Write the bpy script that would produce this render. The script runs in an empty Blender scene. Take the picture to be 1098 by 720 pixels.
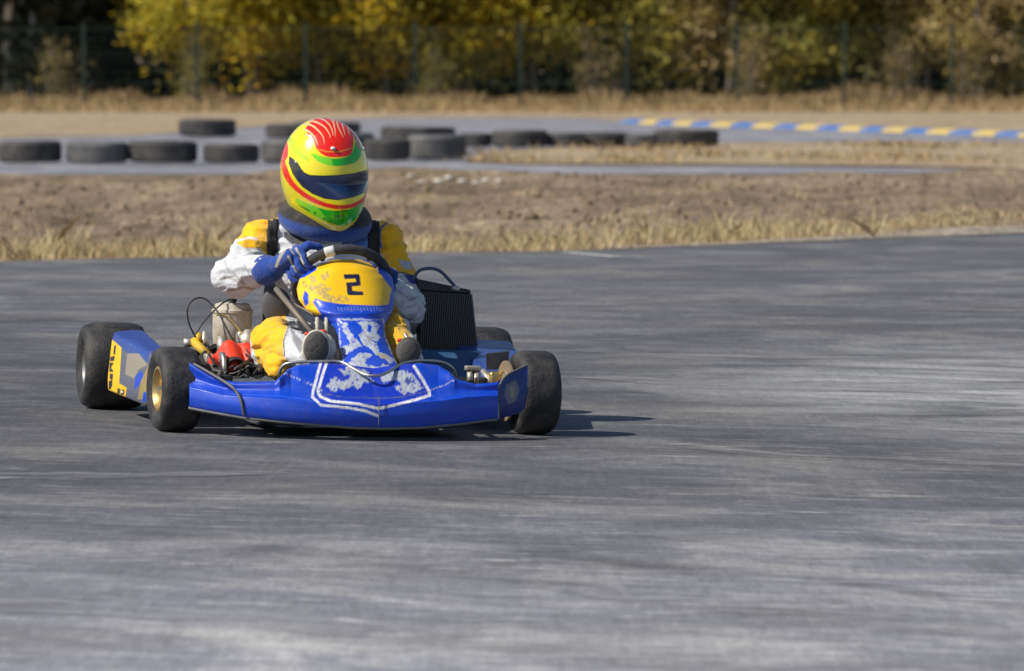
import bpy, bmesh, math, random
import numpy as np
from mathutils import Vector, Matrix, noise, geometry
from mathutils.bvhtree import BVHTree
random.seed(7); rng = np.random.default_rng(7)
sc = bpy.context.scene
COL = sc.collection
R = math.radians
# ------------------------------------------------------------------ camera
F = 6228.0; HZ = 47.0; CAMH = 1.2
PITCH = math.atan((360 - HZ) / F)
cam_d = bpy.data.cameras.new("camera"); cam = bpy.data.objects.new("camera", cam_d); COL.objects.link(cam)
cam.location = (0, 0, CAMH); cam.rotation_euler = (math.pi/2 - PITCH, 0, 0)
cam_d.sensor_width = 36; cam_d.lens = F / 1098 * 36; cam_d.clip_end = 2000; cam_d.clip_start = .1
cam_d.dof.use_dof = True; cam_d.dof.focus_distance = 18.0; cam_d.dof.aperture_fstop = 7.0
sc.camera = cam
FW = Vector((0, math.cos(PITCH), -math.sin(PITCH))); UP = Vector((0, math.sin(PITCH), math.cos(PITCH)))
CP = Vector((0, 0, CAMH))
def ray(px, py): return FW + Vector((1, 0, 0)) * ((px - 549) / F) + UP * ((360 - py) / F)
def ground_at(px, py):                     # a point of the flat ground
    d = ray(px, py); t = -CAMH / d.z; return CP + d * t
def at_depth(px, py, Y):
    d = ray(px, py); return CP + d * (Y / d.y)
# ------------------------------------------------------------------ ground height: the track falls slightly to one side near the kart
SL = .022
def sstep(a, b, x):
    t = min(1, max(0, (x - a) / (b - a))); return t*t*(3-2*t)
def gz(x, y):
    fade = 1 - sstep(21, 29, y)
    xx = max(-7, min(7, x + .49))
    z = -SL * xx * fade
    return z
# kart frame
nrm = Vector((SL, 0, 1)).normalized()
KM = Matrix.Translation((-.49, 17.9, gz(-.49, 17.9))) @ Vector((0, 0, 1)).rotation_difference(nrm).to_matrix().to_4x4() @ Matrix.Rotation(R(12), 4, 'Z')
KI = KM.inverted(); KO = KI @ CP; KR = KI.to_3x3()
def K(px, py, yl):                         # kart frame: x to the kart's left, y to its rear, z up
    d = KR @ ray(px, py); t = (yl - KO.y) / d.y; return KO + d * t
def to_px(pl):                             # kart-frame point -> picture position
    w = KM @ pl - CP; dep = w.dot(FW)
    return 549 + F * w.x / dep, 360 - F * w.dot(UP) / dep
# ------------------------------------------------------------------ material helpers
def mat(name):
    m = bpy.data.materials.new(name); m.use_nodes = True
    nt = m.node_tree; return m, nt, nt.nodes['Principled BSDF']
def N(nt, t, **kw):
    n = nt.nodes.new(t)
    for k, v in kw.items():
        if k in n.inputs.keys() if hasattr(n.inputs, 'keys') else False: n.inputs[k].default_value = v
        else: setattr(n, k, v)
    return n
def setin(n, **kw):
    for k, v in kw.items(): n.inputs[k.replace('_', ' ')].default_value = v
def noise_n(nt, scale, detail=6, rough=.6, vec=None, dist=0):
    n = nt.nodes.new('ShaderNodeTexNoise'); n.inputs['Scale'].default_value = scale; n.inputs['Detail'].default_value = detail
    n.inputs['Roughness'].default_value = rough; n.inputs['Distortion'].default_value = dist
    if vec is not None: nt.links.new(vec, n.inputs['Vector'])
    return n
def ramp(nt, fac, stops):
    r = nt.nodes.new('ShaderNodeValToRGB'); nt.links.new(fac, r.inputs[0])
    e = r.color_ramp.elements
    while len(e) < len(stops): e.new(.5)
    for i, (p, c) in enumerate(stops):
        e[i].position = p; e[i].color = (*c, 1) if len(c) == 3 else c
    return r
def mixc(nt, fac, a, b, mode='MIX'):
    m = nt.nodes.new('ShaderNodeMix'); m.data_type = 'RGBA'; m.blend_type = mode
    for s, v in ((m.inputs[0], fac), (m.inputs[6], a), (m.inputs[7], b)):
        if isinstance(v, (int, float)): s.default_value = v
        elif isinstance(v, tuple): s.default_value = (*v, 1)
        else: nt.links.new(v, s)
    return m.outputs[2]
def mapping(nt, src, scale=(1, 1, 1), rot=(0, 0, 0)):
    mp = nt.nodes.new('ShaderNodeMapping'); mp.inputs['Scale'].default_value = scale; mp.inputs['Rotation'].default_value = rot
    nt.links.new(src, mp.inputs['Vector']); return mp.outputs[0]
def objco(nt): return nt.nodes.new('ShaderNodeTexCoord').outputs['Object']
def geopos(nt): return nt.nodes.new('ShaderNodeNewGeometry').outputs['Position']
def bump(nt, bs, h, strength=.3, dist=.01):
    b = nt.nodes.new('ShaderNodeBump'); b.inputs['Strength'].default_value = strength; b.inputs['Distance'].default_value = dist
    nt.links.new(h, b.inputs['Height']); nt.links.new(b.outputs[0], bs.inputs['Normal']); return b
def simple(name, col, rough=.5, metal=0, coat=0, dirt=.35, dirtcol=(.16, .14, .11), dscale=14, bmp=0, bscale=60):
    m, nt, b = mat(name)
    co = objco(nt); n = noise_n(nt, dscale, 8, .65, co)
    r = ramp(nt, n.outputs['Fac'], [(.45, (0, 0, 0)), (.72, (1, 1, 1))])
    mm = nt.nodes.new('ShaderNodeMath'); mm.operation = 'MULTIPLY'; mm.inputs[1].default_value = dirt; nt.links.new(r.outputs[0], mm.inputs[0])
    nt.links.new(mixc(nt, mm.outputs[0], tuple(col), dirtcol), b.inputs['Base Color'])
    b.inputs['Metallic'].default_value = metal; b.inputs['Coat Weight'].default_value = coat
    rr = ramp(nt, n.outputs['Fac'], [(.3, (rough,)*3), (.8, (min(1, rough + .3),)*3)]); nt.links.new(rr.outputs[0], b.inputs['Roughness'])
    if bmp: bump(nt, b, noise_n(nt, bscale, 5, .6, co).outputs['Fac'], bmp, .01)
    return m
def painted(name, rough=.35, coat=.3, dirt=.3, dirtcol=(.2, .17, .13), dscale=18, scratch=.25, bmp=0, bscale=50, sheen=0):
    m, nt, b = mat(name)
    at = nt.nodes.new('ShaderNodeAttribute'); at.attribute_name = 'Col'
    co = objco(nt); n = noise_n(nt, dscale, 9, .68, co)
    r = ramp(nt, n.outputs['Fac'], [(.47, (0, 0, 0)), (.75, (1, 1, 1))])
    mm = nt.nodes.new('ShaderNodeMath'); mm.operation = 'MULTIPLY'; mm.inputs[1].default_value = dirt; nt.links.new(r.outputs[0], mm.inputs[0])
    c = mixc(nt, mm.outputs[0], at.outputs['Color'], dirtcol)
    if scratch:
        n2 = noise_n(nt, 60, 6, .7, mapping(nt, co, (.5, .5, 3.0), (0, .5, .3)))
        r2 = ramp(nt, n2.outputs['Fac'], [(.62, (0, 0, 0)), (.70, (1, 1, 1))])
        m2 = nt.nodes.new('ShaderNodeMath'); m2.operation = 'MULTIPLY'; m2.inputs[1].default_value = scratch; nt.links.new(r2.outputs[0], m2.inputs[0])
        c = mixc(nt, m2.outputs[0], c, (.45, .45, .45))
    nt.links.new(c, b.inputs['Base Color'])
    b.inputs['Coat Weight'].default_value = coat; b.inputs['Coat Roughness'].default_value = .15
    rr = ramp(nt, n.outputs['Fac'], [(.3, (rough,)*3), (.8, (min(1, rough + .3),)*3)]); nt.links.new(rr.outputs[0], b.inputs['Roughness'])
    if sheen: b.inputs['Sheen Weight'].default_value = sheen
    if bmp: bump(nt, b, noise_n(nt, bscale, 5, .6, co).outputs['Fac'], bmp, .01)
    return m
# ------------------------------------------------------------------ object helpers
OFF = {}
def tag(o, label=None, cat=None, group=None, kind=None):
    if label: o['label'] = label
    if cat: o['category'] = cat
    if group: o['group'] = group
    if kind: o['kind'] = kind
    return o
def empty(name, mw, off=None):
    o = bpy.data.objects.new(name, None); COL.objects.link(o); o.empty_display_size = .1
    off = Vector(off) if off is not None else Vector()
    o.matrix_world = mw @ Matrix.Translation(off); OFF[o.name] = off
    return o
def link(name, me, m, parent=None, smooth=True):
    o = bpy.data.objects.new(name, me); COL.objects.link(o)
    if m is not None: me.materials.append(m)
    if parent is not None:
        o.parent = parent; off = OFF.get(parent.name, Vector()); OFF[o.name] = Vector()
        if off.length > 0: me.transform(Matrix.Translation(-off))
    if smooth and len(me.polygons): me.polygons.foreach_set('use_smooth', [True] * len(me.polygons))
    return o
def sub(name, me, m, parent, smooth=True):  # child of a part: mesh data given in kart frame, offset of the root thing
    root = parent
    while root.parent: root = root.parent
    o = bpy.data.objects.new(name, me); COL.objects.link(o); o.parent = parent
    if m is not None: me.materials.append(m)
    off = OFF.get(root.name, Vector())
    if off.length > 0: me.transform(Matrix.Translation(-off))
    if smooth and len(me.polygons): me.polygons.foreach_set('use_smooth', [True] * len(me.polygons))
    return o
def bm2me(bm, name='m', normals=True):
    if normals: bmesh.ops.recalc_face_normals(bm, faces=bm.faces)
    me = bpy.data.meshes.new(name); bm.to_mesh(me); bm.free(); return me
def autosmooth(me, ang=35):
    me.set_sharp_from_angle(angle=R(ang))
def add_tube(bm, pts, r, seg=10, closed=False, caps=True):
    pts = [Vector(p) for p in pts]; n = len(pts)
    rr = r if isinstance(r, (list, tuple)) else [r]*n
    rings = []; prev = None
    for i, p in enumerate(pts):
        if closed: t = (pts[(i+1) % n] - pts[i-1])
        else: t = pts[min(i+1, n-1)] - pts[max(i-1, 0)]
        t.normalize()
        if prev is None:
            a = Vector((0, 0, 1)) if abs(t.z) < .9 else Vector((1, 0, 0)); u = t.cross(a).normalized()
        else:
            u = (prev - t * prev.dot(t)).normalized()
        prev = u; v = t.cross(u)
        rings.append([bm.verts.new(p + (u*math.cos(k*2*math.pi/seg) + v*math.sin(k*2*math.pi/seg)) * rr[i]) for k in range(seg)])
    for i in range(n if closed else n-1):
        A, B = rings[i], rings[(i+1) % n]
        for k in range(seg): bm.faces.new((A[k], A[(k+1) % seg], B[(k+1) % seg], B[k]))
    if caps and not closed: bm.faces.new(rings[0][::-1]); bm.faces.new(rings[-1])
def smoothpath(pts, n=8):
    pts = [Vector(p) for p in pts]; P = [pts[0]] + pts + [pts[-1]]; out = []
    for i in range(1, len(P)-2):
        a, b, c, d = P[i-1], P[i], P[i+1], P[i+2]
        for k in range(n):
            t = k/n; out.append(.5*((2*b)+(c-a)*t+(2*a-5*b+4*c-d)*t*t+(3*b-a-3*c+d)*t**3))
    out.append(pts[-1]); return out
def tube(name, pts, r, m, parent, seg=10, smooth_n=0, closed=False, label=None):
    bm = bmesh.new(); pl = smoothpath(pts, smooth_n) if smooth_n else pts
    add_tube(bm, pl, r, seg, closed)
    me = bm2me(bm); o = (sub if parent is not None and parent.parent else link)(name, me, m, parent); autosmooth(me, 50)
    if label: o['label'] = label
    return o
def add_lathe(bm, prof, M, seg=32, closed=True):
    rings = []
    for (x, r) in prof:   # axis along local x
        rings.append([bm.verts.new(M @ Vector((x, r*math.cos(2*math.pi*k/seg), r*math.sin(2*math.pi*k/seg)))) for k in range(seg)])
    n = len(prof)
    for i in range(n if closed else n-1):
        A, B = rings[i], rings[(i+1) % n]
        for k in range(seg): bm.faces.new((A[k], A[(k+1) % seg], B[(k+1) % seg], B[k]))
    return rings
def add_box(bm, c, s, M=None, bev=0):
    r = bmesh.ops.create_cube(bm, size=1); vs = r['verts']
    bmesh.ops.scale(bm, vec=s, verts=vs)
    if bev:
        es = list({e for v in vs for e in v.link_edges})
        g = bmesh.ops.bevel(bm, geom=es, offset=bev, segments=3, affect='EDGES', profile=.5); vs = list({v for f in g['faces'] for v in f.verts} | {v for v in vs if v.is_valid})
    bmesh.ops.translate(bm, vec=c, verts=vs)
    if M is not None: bmesh.ops.transform(bm, matrix=M, verts=vs)
    return vs
def add_hex(bm, P):  # eight corners: bottom four, top four
    v = [bm.verts.new(p) for p in P]
    for f in ((0,1,2,3),(7,6,5,4),(0,4,5,1),(1,5,6,2),(2,6,7,3),(3,7,4,0)): bm.faces.new([v[i] for i in f])
def capsule(bm, a, b, ra, rb, seg=20):   # tapered limb: hull of two balls
    a, b = Vector(a), Vector(b); t = bmesh.new()
    for p, r in ((a, ra), (b, rb)): bmesh.ops.create_icosphere(t, subdivisions=3, radius=r, matrix=Matrix.Translation(p))
    h = bmesh.ops.convex_hull(t, input=t.verts[:])
    loose = [v for v in t.verts if v.is_valid and not v.link_faces]
    # keep only the hull
    hf = {f for f in h['geom'] if isinstance(f, bmesh.types.BMFace)}
    bmesh.ops.delete(t, geom=[f for f in t.faces if f not in hf], context='FACES')
    m = {}
    for f in t.faces:
        for v in f.verts:
            if v not in m: m[v] = bm.verts.new(v.co)
        bm.faces.new([m[v] for v in f.verts])
    t.free()
def blob(bm, c, s, M=None):
    mm = Matrix.Translation(c) @ (M if M is not None else Matrix()) @ Matrix.Diagonal((*s, 1))
    bmesh.ops.create_icosphere(bm, subdivisions=4, radius=1, matrix=mm)
def remeshed(bm, voxel, smooth=3):
    me = bpy.data.meshes.new('t'); bm.to_mesh(me); bm.free()
    o = bpy.data.objects.new('t', me); COL.objects.link(o)
    md = o.modifiers.new('r', 'REMESH'); md.mode = 'VOXEL'; md.voxel_size = voxel
    if smooth:
        s = o.modifiers.new('s', 'SMOOTH'); s.iterations = smooth; s.factor = .6
    dg = bpy.context.evaluated_depsgraph_get(); dg.update()
    out = bpy.data.meshes.new_from_object(o.evaluated_get(dg)); bpy.data.objects.remove(o); out.materials.clear()
    return out
def solid(me, th, off=-1):
    o = bpy.data.objects.new('t', me); COL.objects.link(o)
    md = o.modifiers.new('s', 'SOLIDIFY'); md.thickness = th; md.offset = off
    dg = bpy.context.evaluated_depsgraph_get(); dg.update()
    out = bpy.data.meshes.new_from_object(o.evaluated_get(dg)); bpy.data.objects.remove(o); return out
# vertex paint: polygons traced on the panel's front; the far side takes the mirrored pattern
def pin(x, y, P):
    ins = False; j = len(P)-1
    for i in range(len(P)):
        xi, yi = P[i]; xj, yj = P[j]
        if (yi > y) != (yj > y) and x < (xj-xi)*(y-yi)/(yj-yi)+xi: ins = not ins
        j = i
    return ins
def pin_np(X, Y, P):
    ins = np.zeros(X.shape, bool); j = len(P)-1
    for i in range(len(P)):
        xi, yi = P[i]; xj, yj = P[j]
        if yi != yj:
            c = ((yi > Y) != (yj > Y)) & (X < (xj-xi)*(Y-yi)/(yj-yi)+xi); ins ^= c
        j = i
    return ins
def strip(pts, w):      # polyline -> list of quads
    out = []
    for (a, b) in zip(pts[:-1], pts[1:]):
        dx, dy = b[0]-a[0], b[1]-a[1]; L = math.hypot(dx, dy) or 1; dx, dy = dx/L, dy/L; nx, ny = -dy*w/2, dx*w/2
        a2 = (a[0]-dx*w*.3, a[1]-dy*w*.3); b2 = (b[0]+dx*w*.3, b[1]+dy*w*.3)
        out.append([(a2[0]+nx, a2[1]+ny), (b2[0]+nx, b2[1]+ny), (b2[0]-nx, b2[1]-ny), (a2[0]-nx, a2[1]-ny)])
    return out
KMn = np.array(KM); CPn = np.array(CP); FWn = np.array(FW); UPn = np.array(UP)
def proj_np(V):
    W = V @ KMn[:3, :3].T + KMn[:3, 3] - CPn; d = W @ FWn
    return 549 + F*W[:, 0]/d, 360 - F*(W @ UPn)/d
_vg = rng.random((256, 256))
def vnoise(X, Y, s):
    x = X/s; y = Y/s; xi = np.floor(x).astype(int); yi = np.floor(y).astype(int); fx = x-xi; fy = y-yi; fx = fx*fx*(3-2*fx); fy = fy*fy*(3-2*fy)
    g = lambda a, b: _vg[a % 256, b % 256]
    return (g(xi, yi)*(1-fx)+g(xi+1, yi)*fx)*(1-fy)+(g(xi, yi+1)*(1-fx)+g(xi+1, yi+1)*fx)*fy
WORN = {}
def layered(X, Y, base, layers, js=((-.3, -.12), (.12, -.3), (.3, .12), (-.12, .3), (0, 0))):
    acc = 0
    for dx, dy in js:
        C = np.empty((len(X), 3)); C[:] = base
        for (polys, col) in layers:
            if not polys: continue
            if isinstance(polys[0][0], (int, float)): polys = [polys]
            thr = WORN.get(col)
            if thr is None:
                for P in polys: C[pin_np(X+dx, Y+dy, P)] = col
            else:      # worn print: ragged edge, flaked spots
                a_, dn = thr; Xd = X+dx+(vnoise(X, Y, 2.6)-.5)*a_; Yd = Y+dy+(vnoise(Y+77, X, 2.6)-.5)*a_
                q = .6*vnoise(X+dx, Y+dy, 1.7)+.4*vnoise(X+dx+40, Y+dy, 4.1)
                for P in polys:
                    m = pin_np(Xd, Yd, P); mm = m & (q > dn); C[mm] = np.array(col)*(.75+.5*vnoise(X[mm]+9, Y[mm], 2.2))[:, None]
        acc = acc + C
    return acc/len(js)
def paint(me, base, layers, off=Vector(), back=None, pxfn=None):
    n = len(me.vertices); V = np.empty(n*3); me.vertices.foreach_get('co', V); V = V.reshape(-1, 3)
    Nn = np.empty(n*3); me.vertices.foreach_get('normal', Nn); Nn = Nn.reshape(-1, 3)
    X, Y = proj_np(V) if pxfn is None else pxfn(V)
    Wn = Nn @ KMn[:3, :3].T; front = (Wn[:, 1] < .15)
    A = layered(X, Y, base, layers)
    C = np.ones((n, 4)); C[:, :3] = base
    if back is not None: C[:, :3] = back
    C[front, :3] = A[front]
    a = me.color_attributes.new('Col', 'FLOAT_COLOR', 'POINT'); a.data.foreach_set('color', C.astype(np.float32).ravel())
    return C
def Z(ox, oy, s, pts): return [(ox + x/s, oy + y/s) for x, y in pts]
# colours (linear)
BLUE = (.002, .058, .57); DBLUE = (.004, .018, .25); YEL = (.95, .56, .003); WHITE = (.74, .75, .78); SILVER = (.42, .46, .55)
RED = (.90, .016, .004); LIME = (.20, .75, .008); GRN = (.012, .50, .008); HYEL = (.88, .76, .006); BLACK = (.012, .012, .014)
PLATED = (.50, .36, .11); WORN[SILVER] = (1.8, .29); WORN[PLATED] = (4.5, .42); WORN[WHITE] = (.4, .10)
# ------------------------------------------------------------------ world + sun
w = bpy.data.worlds.new("World"); sc.world = w; w.use_nodes = True
nt = w.node_tree; sky = nt.nodes.new('ShaderNodeTexSky'); sky.sky_type = 'NISHITA'; sky.sun_disc = False
EL = R(42); SD = Vector((-1, -.40, 0)).normalized() * math.cos(EL) + Vector((0, 0, math.sin(EL)))
sky.sun_elevation = EL; sky.sun_rotation = math.atan2(SD.x, SD.y); sky.air_density = 1.0; sky.dust_density = .6; sky.ozone_density = 1.5
bg = nt.nodes['Background']; bg.inputs['Strength'].default_value = .085; nt.links.new(sky.outputs[0], bg.inputs[0])
sd = bpy.data.lights.new("sun", 'SUN'); sd.energy = 5.0; sd.angle = R(.55); sd.color = (1, .93, .82)
so = bpy.data.objects.new("sun", sd); COL.objects.link(so); so.rotation_euler = SD.to_track_quat('Z', 'Y').to_euler()
sc.view_settings.view_transform = 'Standard'; sc.view_settings.look = 'None'; sc.view_settings.exposure = 0
sc.cycles.use_denoising = True; sc.cycles.max_bounces = 6; sc.cycles.diffuse_bounces = 3; sc.cycles.transparent_max_bounces = 8
# ================================================================== GROUND
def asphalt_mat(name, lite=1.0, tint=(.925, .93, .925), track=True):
    m, nt, b = mat(name); co = geopos(nt)
    big = noise_n(nt, .35, 4, .55, mapping(nt, co, (.6, .5, 1), (0, 0, .12)))
    mid = noise_n(nt, 1.5, 9, .70, mapping(nt, co, (.75, .8, 1), (0, 0, .22)), .6)
    strk = noise_n(nt, 6.0, 8, .72, mapping(nt, co, (.34, 1.0, 1), (0, 0, .13)), .9)
    fine = noise_n(nt, 110, 3, .7, co)
    g = noise_n(nt, 900, 2, .5, co)
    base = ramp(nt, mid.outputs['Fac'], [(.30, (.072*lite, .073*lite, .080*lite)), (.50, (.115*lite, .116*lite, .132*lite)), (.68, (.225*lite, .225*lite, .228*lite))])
    s = ramp(nt, strk.outputs['Fac'], [(.52, (0, 0, 0)), (.70, (1, 1, 1))])
    sm = nt.nodes.new('ShaderNodeMath'); sm.operation = 'MULTIPLY'; nt.links.new(s.outputs[0], sm.inputs[0])
    br = ramp(nt, big.outputs['Fac'], [(.35, (.12,)*3), (.62, (.75,)*3)]); nt.links.new(br.outputs[0], sm.inputs[1])
    c = mixc(nt, sm.outputs[0], base.outputs[0], (.27*lite, .27*lite, .275*lite))
    fs = noise_n(nt, 15, 7, .7, mapping(nt, co, (.26, 1.0, 1), (0, 0, .18)), .5); fsr = ramp(nt, fs.outputs['Fac'], [(.555, (0, 0, 0)), (.66, (1, 1, 1))])
    gt = ramp(nt, noise_n(nt, .9, 5, .6, co).outputs['Fac'], [(.36, (.12,)*3), (.60, (.9,)*3)]); fm = nt.nodes.new('ShaderNodeMath'); fm.operation = 'MULTIPLY'; nt.links.new(fsr.outputs[0], fm.inputs[0]); nt.links.new(gt.outputs[0], fm.inputs[1])
    c = mixc(nt, fm.outputs[0], c, (.30*lite, .30*lite, .305*lite))
    wm = ramp(nt, noise_n(nt, .8, 5, .6, mapping(nt, co, (.6, 1, 1))).outputs['Fac'], [(.45, (1, 1, 1)), (.65, (1.03, 1.0, .94))]); c = mixc(nt, 1, c, wm.outputs[0], 'MULTIPLY')
    dk = ramp(nt, strk.outputs['Fac'], [(.28, (1, 1, 1)), (.42, (0, 0, 0))])
    dm = nt.nodes.new('ShaderNodeMath'); dm.operation = 'MULTIPLY'; dm.inputs[1].default_value = .3; nt.links.new(dk.outputs[0], dm.inputs[0])
    c = mixc(nt, dm.outputs[0], c, (.055*lite,)*3)
    fr = ramp(nt, fine.outputs['Fac'], [(.25, (.62,)*3), (.5, (1, 1, 1)), (.75, (1.45,)*3)])
    c = mixc(nt, .8, c, fr.outputs[0], 'MULTIPLY')
    gr = ramp(nt, g.outputs['Fac'], [(.3, (.7,)*3), (.7, (1.3,)*3)]); c = mixc(nt, .6, c, gr.outputs[0], 'MULTIPLY')
    if track:  # darker rubbered racing line, paler dusty verge near and beyond it
        sep = nt.nodes.new('ShaderNodeSeparateXYZ'); nt.links.new(co, sep.inputs[0])
        wob = noise_n(nt, .25, 3, .5, co)
        ad = nt.nodes.new('ShaderNodeMath'); ad.operation = 'MULTIPLY_ADD'; nt.links.new(wob.outputs['Fac'], ad.inputs[0]); ad.inputs[1].default_value = 4.0; nt.links.new(sep.outputs['Y'], ad.inputs[2])
        xm = nt.nodes.new('ShaderNodeMath'); xm.operation = 'MULTIPLY_ADD'; nt.links.new(sep.outputs['X'], xm.inputs[0]); xm.inputs[1].default_value = -.35; nt.links.new(ad.outputs[0], xm.inputs[2])
        mr = nt.nodes.new('ShaderNodeMapRange'); mr.inputs['From Min'].default_value = 10; mr.inputs['From Max'].default_value = 42; nt.links.new(xm.outputs[0], mr.inputs['Value'])
        rp = ramp(nt, mr.outputs[0], [(.04, (2.6,)*3), (.12, (2.3,)*3), (.18, (1.7,)*3), (.25, (1.05,)*3), (.36, (.84,)*3), (.48, (.95,)*3), (.6, (1.1,)*3), (.85, (.95,)*3)])
        c = mixc(nt, 1, c, rp.outputs[0], 'MULTIPLY')
        # pale worn patch to the right of the kart
        vd = nt.nodes.new('ShaderNodeVectorMath'); vd.operation = 'DISTANCE'; vd.inputs[1].default_value = (2.7, 12.9, 0)
        nt.links.new(mapping(nt, co, (1.0, .62, 0)), vd.inputs[0])
        pr = ramp(nt, vd.outputs['Value'], [(.35, (1, 1, 1)), (1.0, (0, 0, 0))]); pr.color_ramp.interpolation = 'EASE'
        dv = nt.nodes.new('ShaderNodeMath'); dv.operation = 'DIVIDE'; dv.inputs[1].default_value = 2.7; nt.links.new(vd.outputs['Value'], dv.inputs[0]); nt.links.new(dv.outputs[0], pr.inputs[0])
        pn = nt.nodes.new('ShaderNodeMath'); pn.operation = 'MULTIPLY'; nt.links.new(pr.outputs[0], pn.inputs[0])
        n5 = ramp(nt, noise_n(nt, 1.6, 8, .68, mapping(nt, co, (.5, 1, 1)), .5).outputs['Fac'], [(.36, (0, 0, 0)), (.58, (1, 1, 1))]); nt.links.new(n5.outputs[0], pn.inputs[1])
        c = mixc(nt, pn.outputs[0], c, (.46, .46, .465))
    spk = noise_n(nt, 46, 4, .75, mapping(nt, co, (1, .10, 1)))
    sp = ramp(nt, spk.outputs['Fac'], [(.30, (.7,)*3), (.5, (1, 1, 1)), (.70, (1.35,)*3)]); c = mixc(nt, .55, c, sp.outputs[0], 'MULTIPLY')
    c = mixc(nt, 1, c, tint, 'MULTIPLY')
    nt.links.new(c, b.inputs['Base Color'])
    b.inputs['Specular IOR Level'].default_value = .35
    rg = ramp(nt, mid.outputs['Fac'], [(.3, (.62,)*3), (.7, (.85,)*3)]); nt.links.new(rg.outputs[0], b.inputs['Roughness'])
    bump(nt, b, fine.outputs['Fac'], .35, .006)
    return m
def dirt_mat(name, c1, c2, c3, sc1=1.2):
    m, nt, b = mat(name); co = geopos(nt)
    a = noise_n(nt, sc1, 9, .72, mapping(nt, co, (1, .35, 1)), .3); f = noise_n(nt, 15, 6, .72, mapping(nt, co, (1, .14, 1)))
    base = ramp(nt, a.outputs['Fac'], [(.28, c1), (.5, c2), (.72, c3)])
    fr = ramp(nt, f.outputs['Fac'], [(.3, (.45,)*3), (.5, (.95,)*3), (.70, (1.5,)*3)])
    nt.links.new(mixc(nt, .9, base.outputs[0], fr.outputs[0], 'MULTIPLY'), b.inputs['Base Color'])
    b.inputs['Roughness'].default_value = .95; b.inputs['Specular IOR Level'].default_value = .15
    bump(nt, b, f.outputs['Fac'], .8, .05); return m
M_dirt = dirt_mat('dry_brown_earth', (.12, .09, .06), (.255, .195, .13), (.44, .35, .235))
M_tan = dirt_mat('tan_dry_grassland', (.31, .235, .15), (.42, .33, .215), (.54, .43, .29), .9)
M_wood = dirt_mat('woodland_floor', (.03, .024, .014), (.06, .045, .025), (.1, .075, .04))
M_asph = asphalt_mat('track_asphalt')
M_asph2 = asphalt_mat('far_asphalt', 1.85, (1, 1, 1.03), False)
def sheet(name, xs, ys, zf, m, keep=None):
    nx, ny = len(xs), len(ys)
    X, Y = np.meshgrid(xs, ys); V = np.stack([X.ravel(), Y.ravel(), np.array([zf(a, b) for a, b in zip(X.ravel(), Y.ravel())])], 1)
    fs = [(j*nx+i, j*nx+i+1, (j+1)*nx+i+1, (j+1)*nx+i) for j in range(ny-1) for i in range(nx-1)]
    me = bpy.data.meshes.new(name); me.from_pydata(V.tolist(), [], fs); me.update()
    return tag(link(name, me, m), kind='structure')
# asphalt edge: traced curve in plan (x, y)
EDGE = [(-400, 14), (-60, 22), (-12, 27.5), (-2.85, 32.0), (-1.7, 32.7), (-.5, 33.4), (.35, 33.6), (1.0, 34.4), (2.2, 35.7), (3.2, 36.8), (8, 40.5), (20, 47), (60, 58), (400, 80)]
def edge_y(x):
    for (a, ya), (b, yb) in zip(EDGE[:-1], EDGE[1:]):
        if a <= x <= b: return ya + (yb-ya)*(x-a)/(b-a)
    return EDGE[0][1]
def mound(x, y):
    e = y - edge_y(x)
    k = sstep(.3, 4, e) * (1 - sstep(49, 53, y))
    h = .10*k*(noise.fractal(Vector((x*.45, y*.18, 3)), .9, 2.0, 5) + .3)
    h += .05*k*noise.fractal(Vector((x*2.2, y*1.2, 7)), .8, 2.0, 4)
    lip = .10 * math.exp(-((y-50.5)/1.6)**2) * (.25 + max(0, noise.noise(Vector((x*.6, 1.3, 2)))) * 1.8 + (.7 if x > 4 else 0))
    return h + lip*k
def zdirt(x, y): return gz(x, y) + mound(x, y) - .02*(1-sstep(45, 50, y))
xs = np.concatenate([[-500, -200, -80, -40, -20, -12], np.arange(-8, 8.01, .16), [12, 20, 40, 80, 200, 500]])
ys = np.concatenate([[-60, 0, 6], np.arange(10, 29, 1.0), np.arange(29, 56, .22), [58, 62, 70, 90, 110, 160, 300, 700, 1200]])
sheet('ground', xs, ys, zdirt, M_dirt)
# track sheet
def track_sheet():
    bm = bmesh.new(); xs = np.concatenate([[-400, -60, -20, -12], np.arange(-8, 8.01, .25), [12, 20, 60, 400]])
    yn = np.concatenate([[-60, 0, 6], np.arange(10, 29.1, .5)]); rows = []
    for x in xs:
        e = edge_y(x) + .10*noise.noise(Vector((x*1.5, 0, 0))) + .05*noise.noise(Vector((x*6, 3, 0)))
        col = []
        for y in yn: yy = min(y, e - .5*(len(yn)-list(yn).index(y))/len(yn)); col.append(bm.verts.new((x, yy, gz(x, yy))))
        col.append(bm.verts.new((x, max(e, col[-1].co.y+.05), gz(x, e) + .003)))
        rows.append(col)
    for a, b in zip(rows[:-1], rows[1:]):
        for k in range(len(a)-1): bm.faces.new((a[k], b[k], b[k+1], a[k+1]))
    me = bm2me(bm); return tag(link('race_track', me, M_asph), kind='structure')
track_sheet()
def patch(name, pxs, m, z, jag=.15, pre=None):
    """flat ground patch: outline traced, then roughened"""
    P = [ground_at(x, y) for x, y in pxs]; out = []
    for a, b in zip(P, P[1:] + P[:1]):
        n = max(2, int((b-a).length/.5))
        for k in range(n):
            p = a.lerp(b, k/n); o = noise.noise_vector(p*.8)*jag*2 + noise.noise_vector(p*3)*jag*.6
            out.append((p.x+o.x*.5, p.y+o.y*2, z))
    bm = bmesh.new(); f = bm.faces.new([bm.verts.new(p) for p in out]); bmesh.ops.triangulate(bm, faces=[f])
    me = bm2me(bm); 
    if me.polygons[0].normal.z < 0: me.flip_normals()
    return tag(link(name, me, m), kind='structure')
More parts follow.
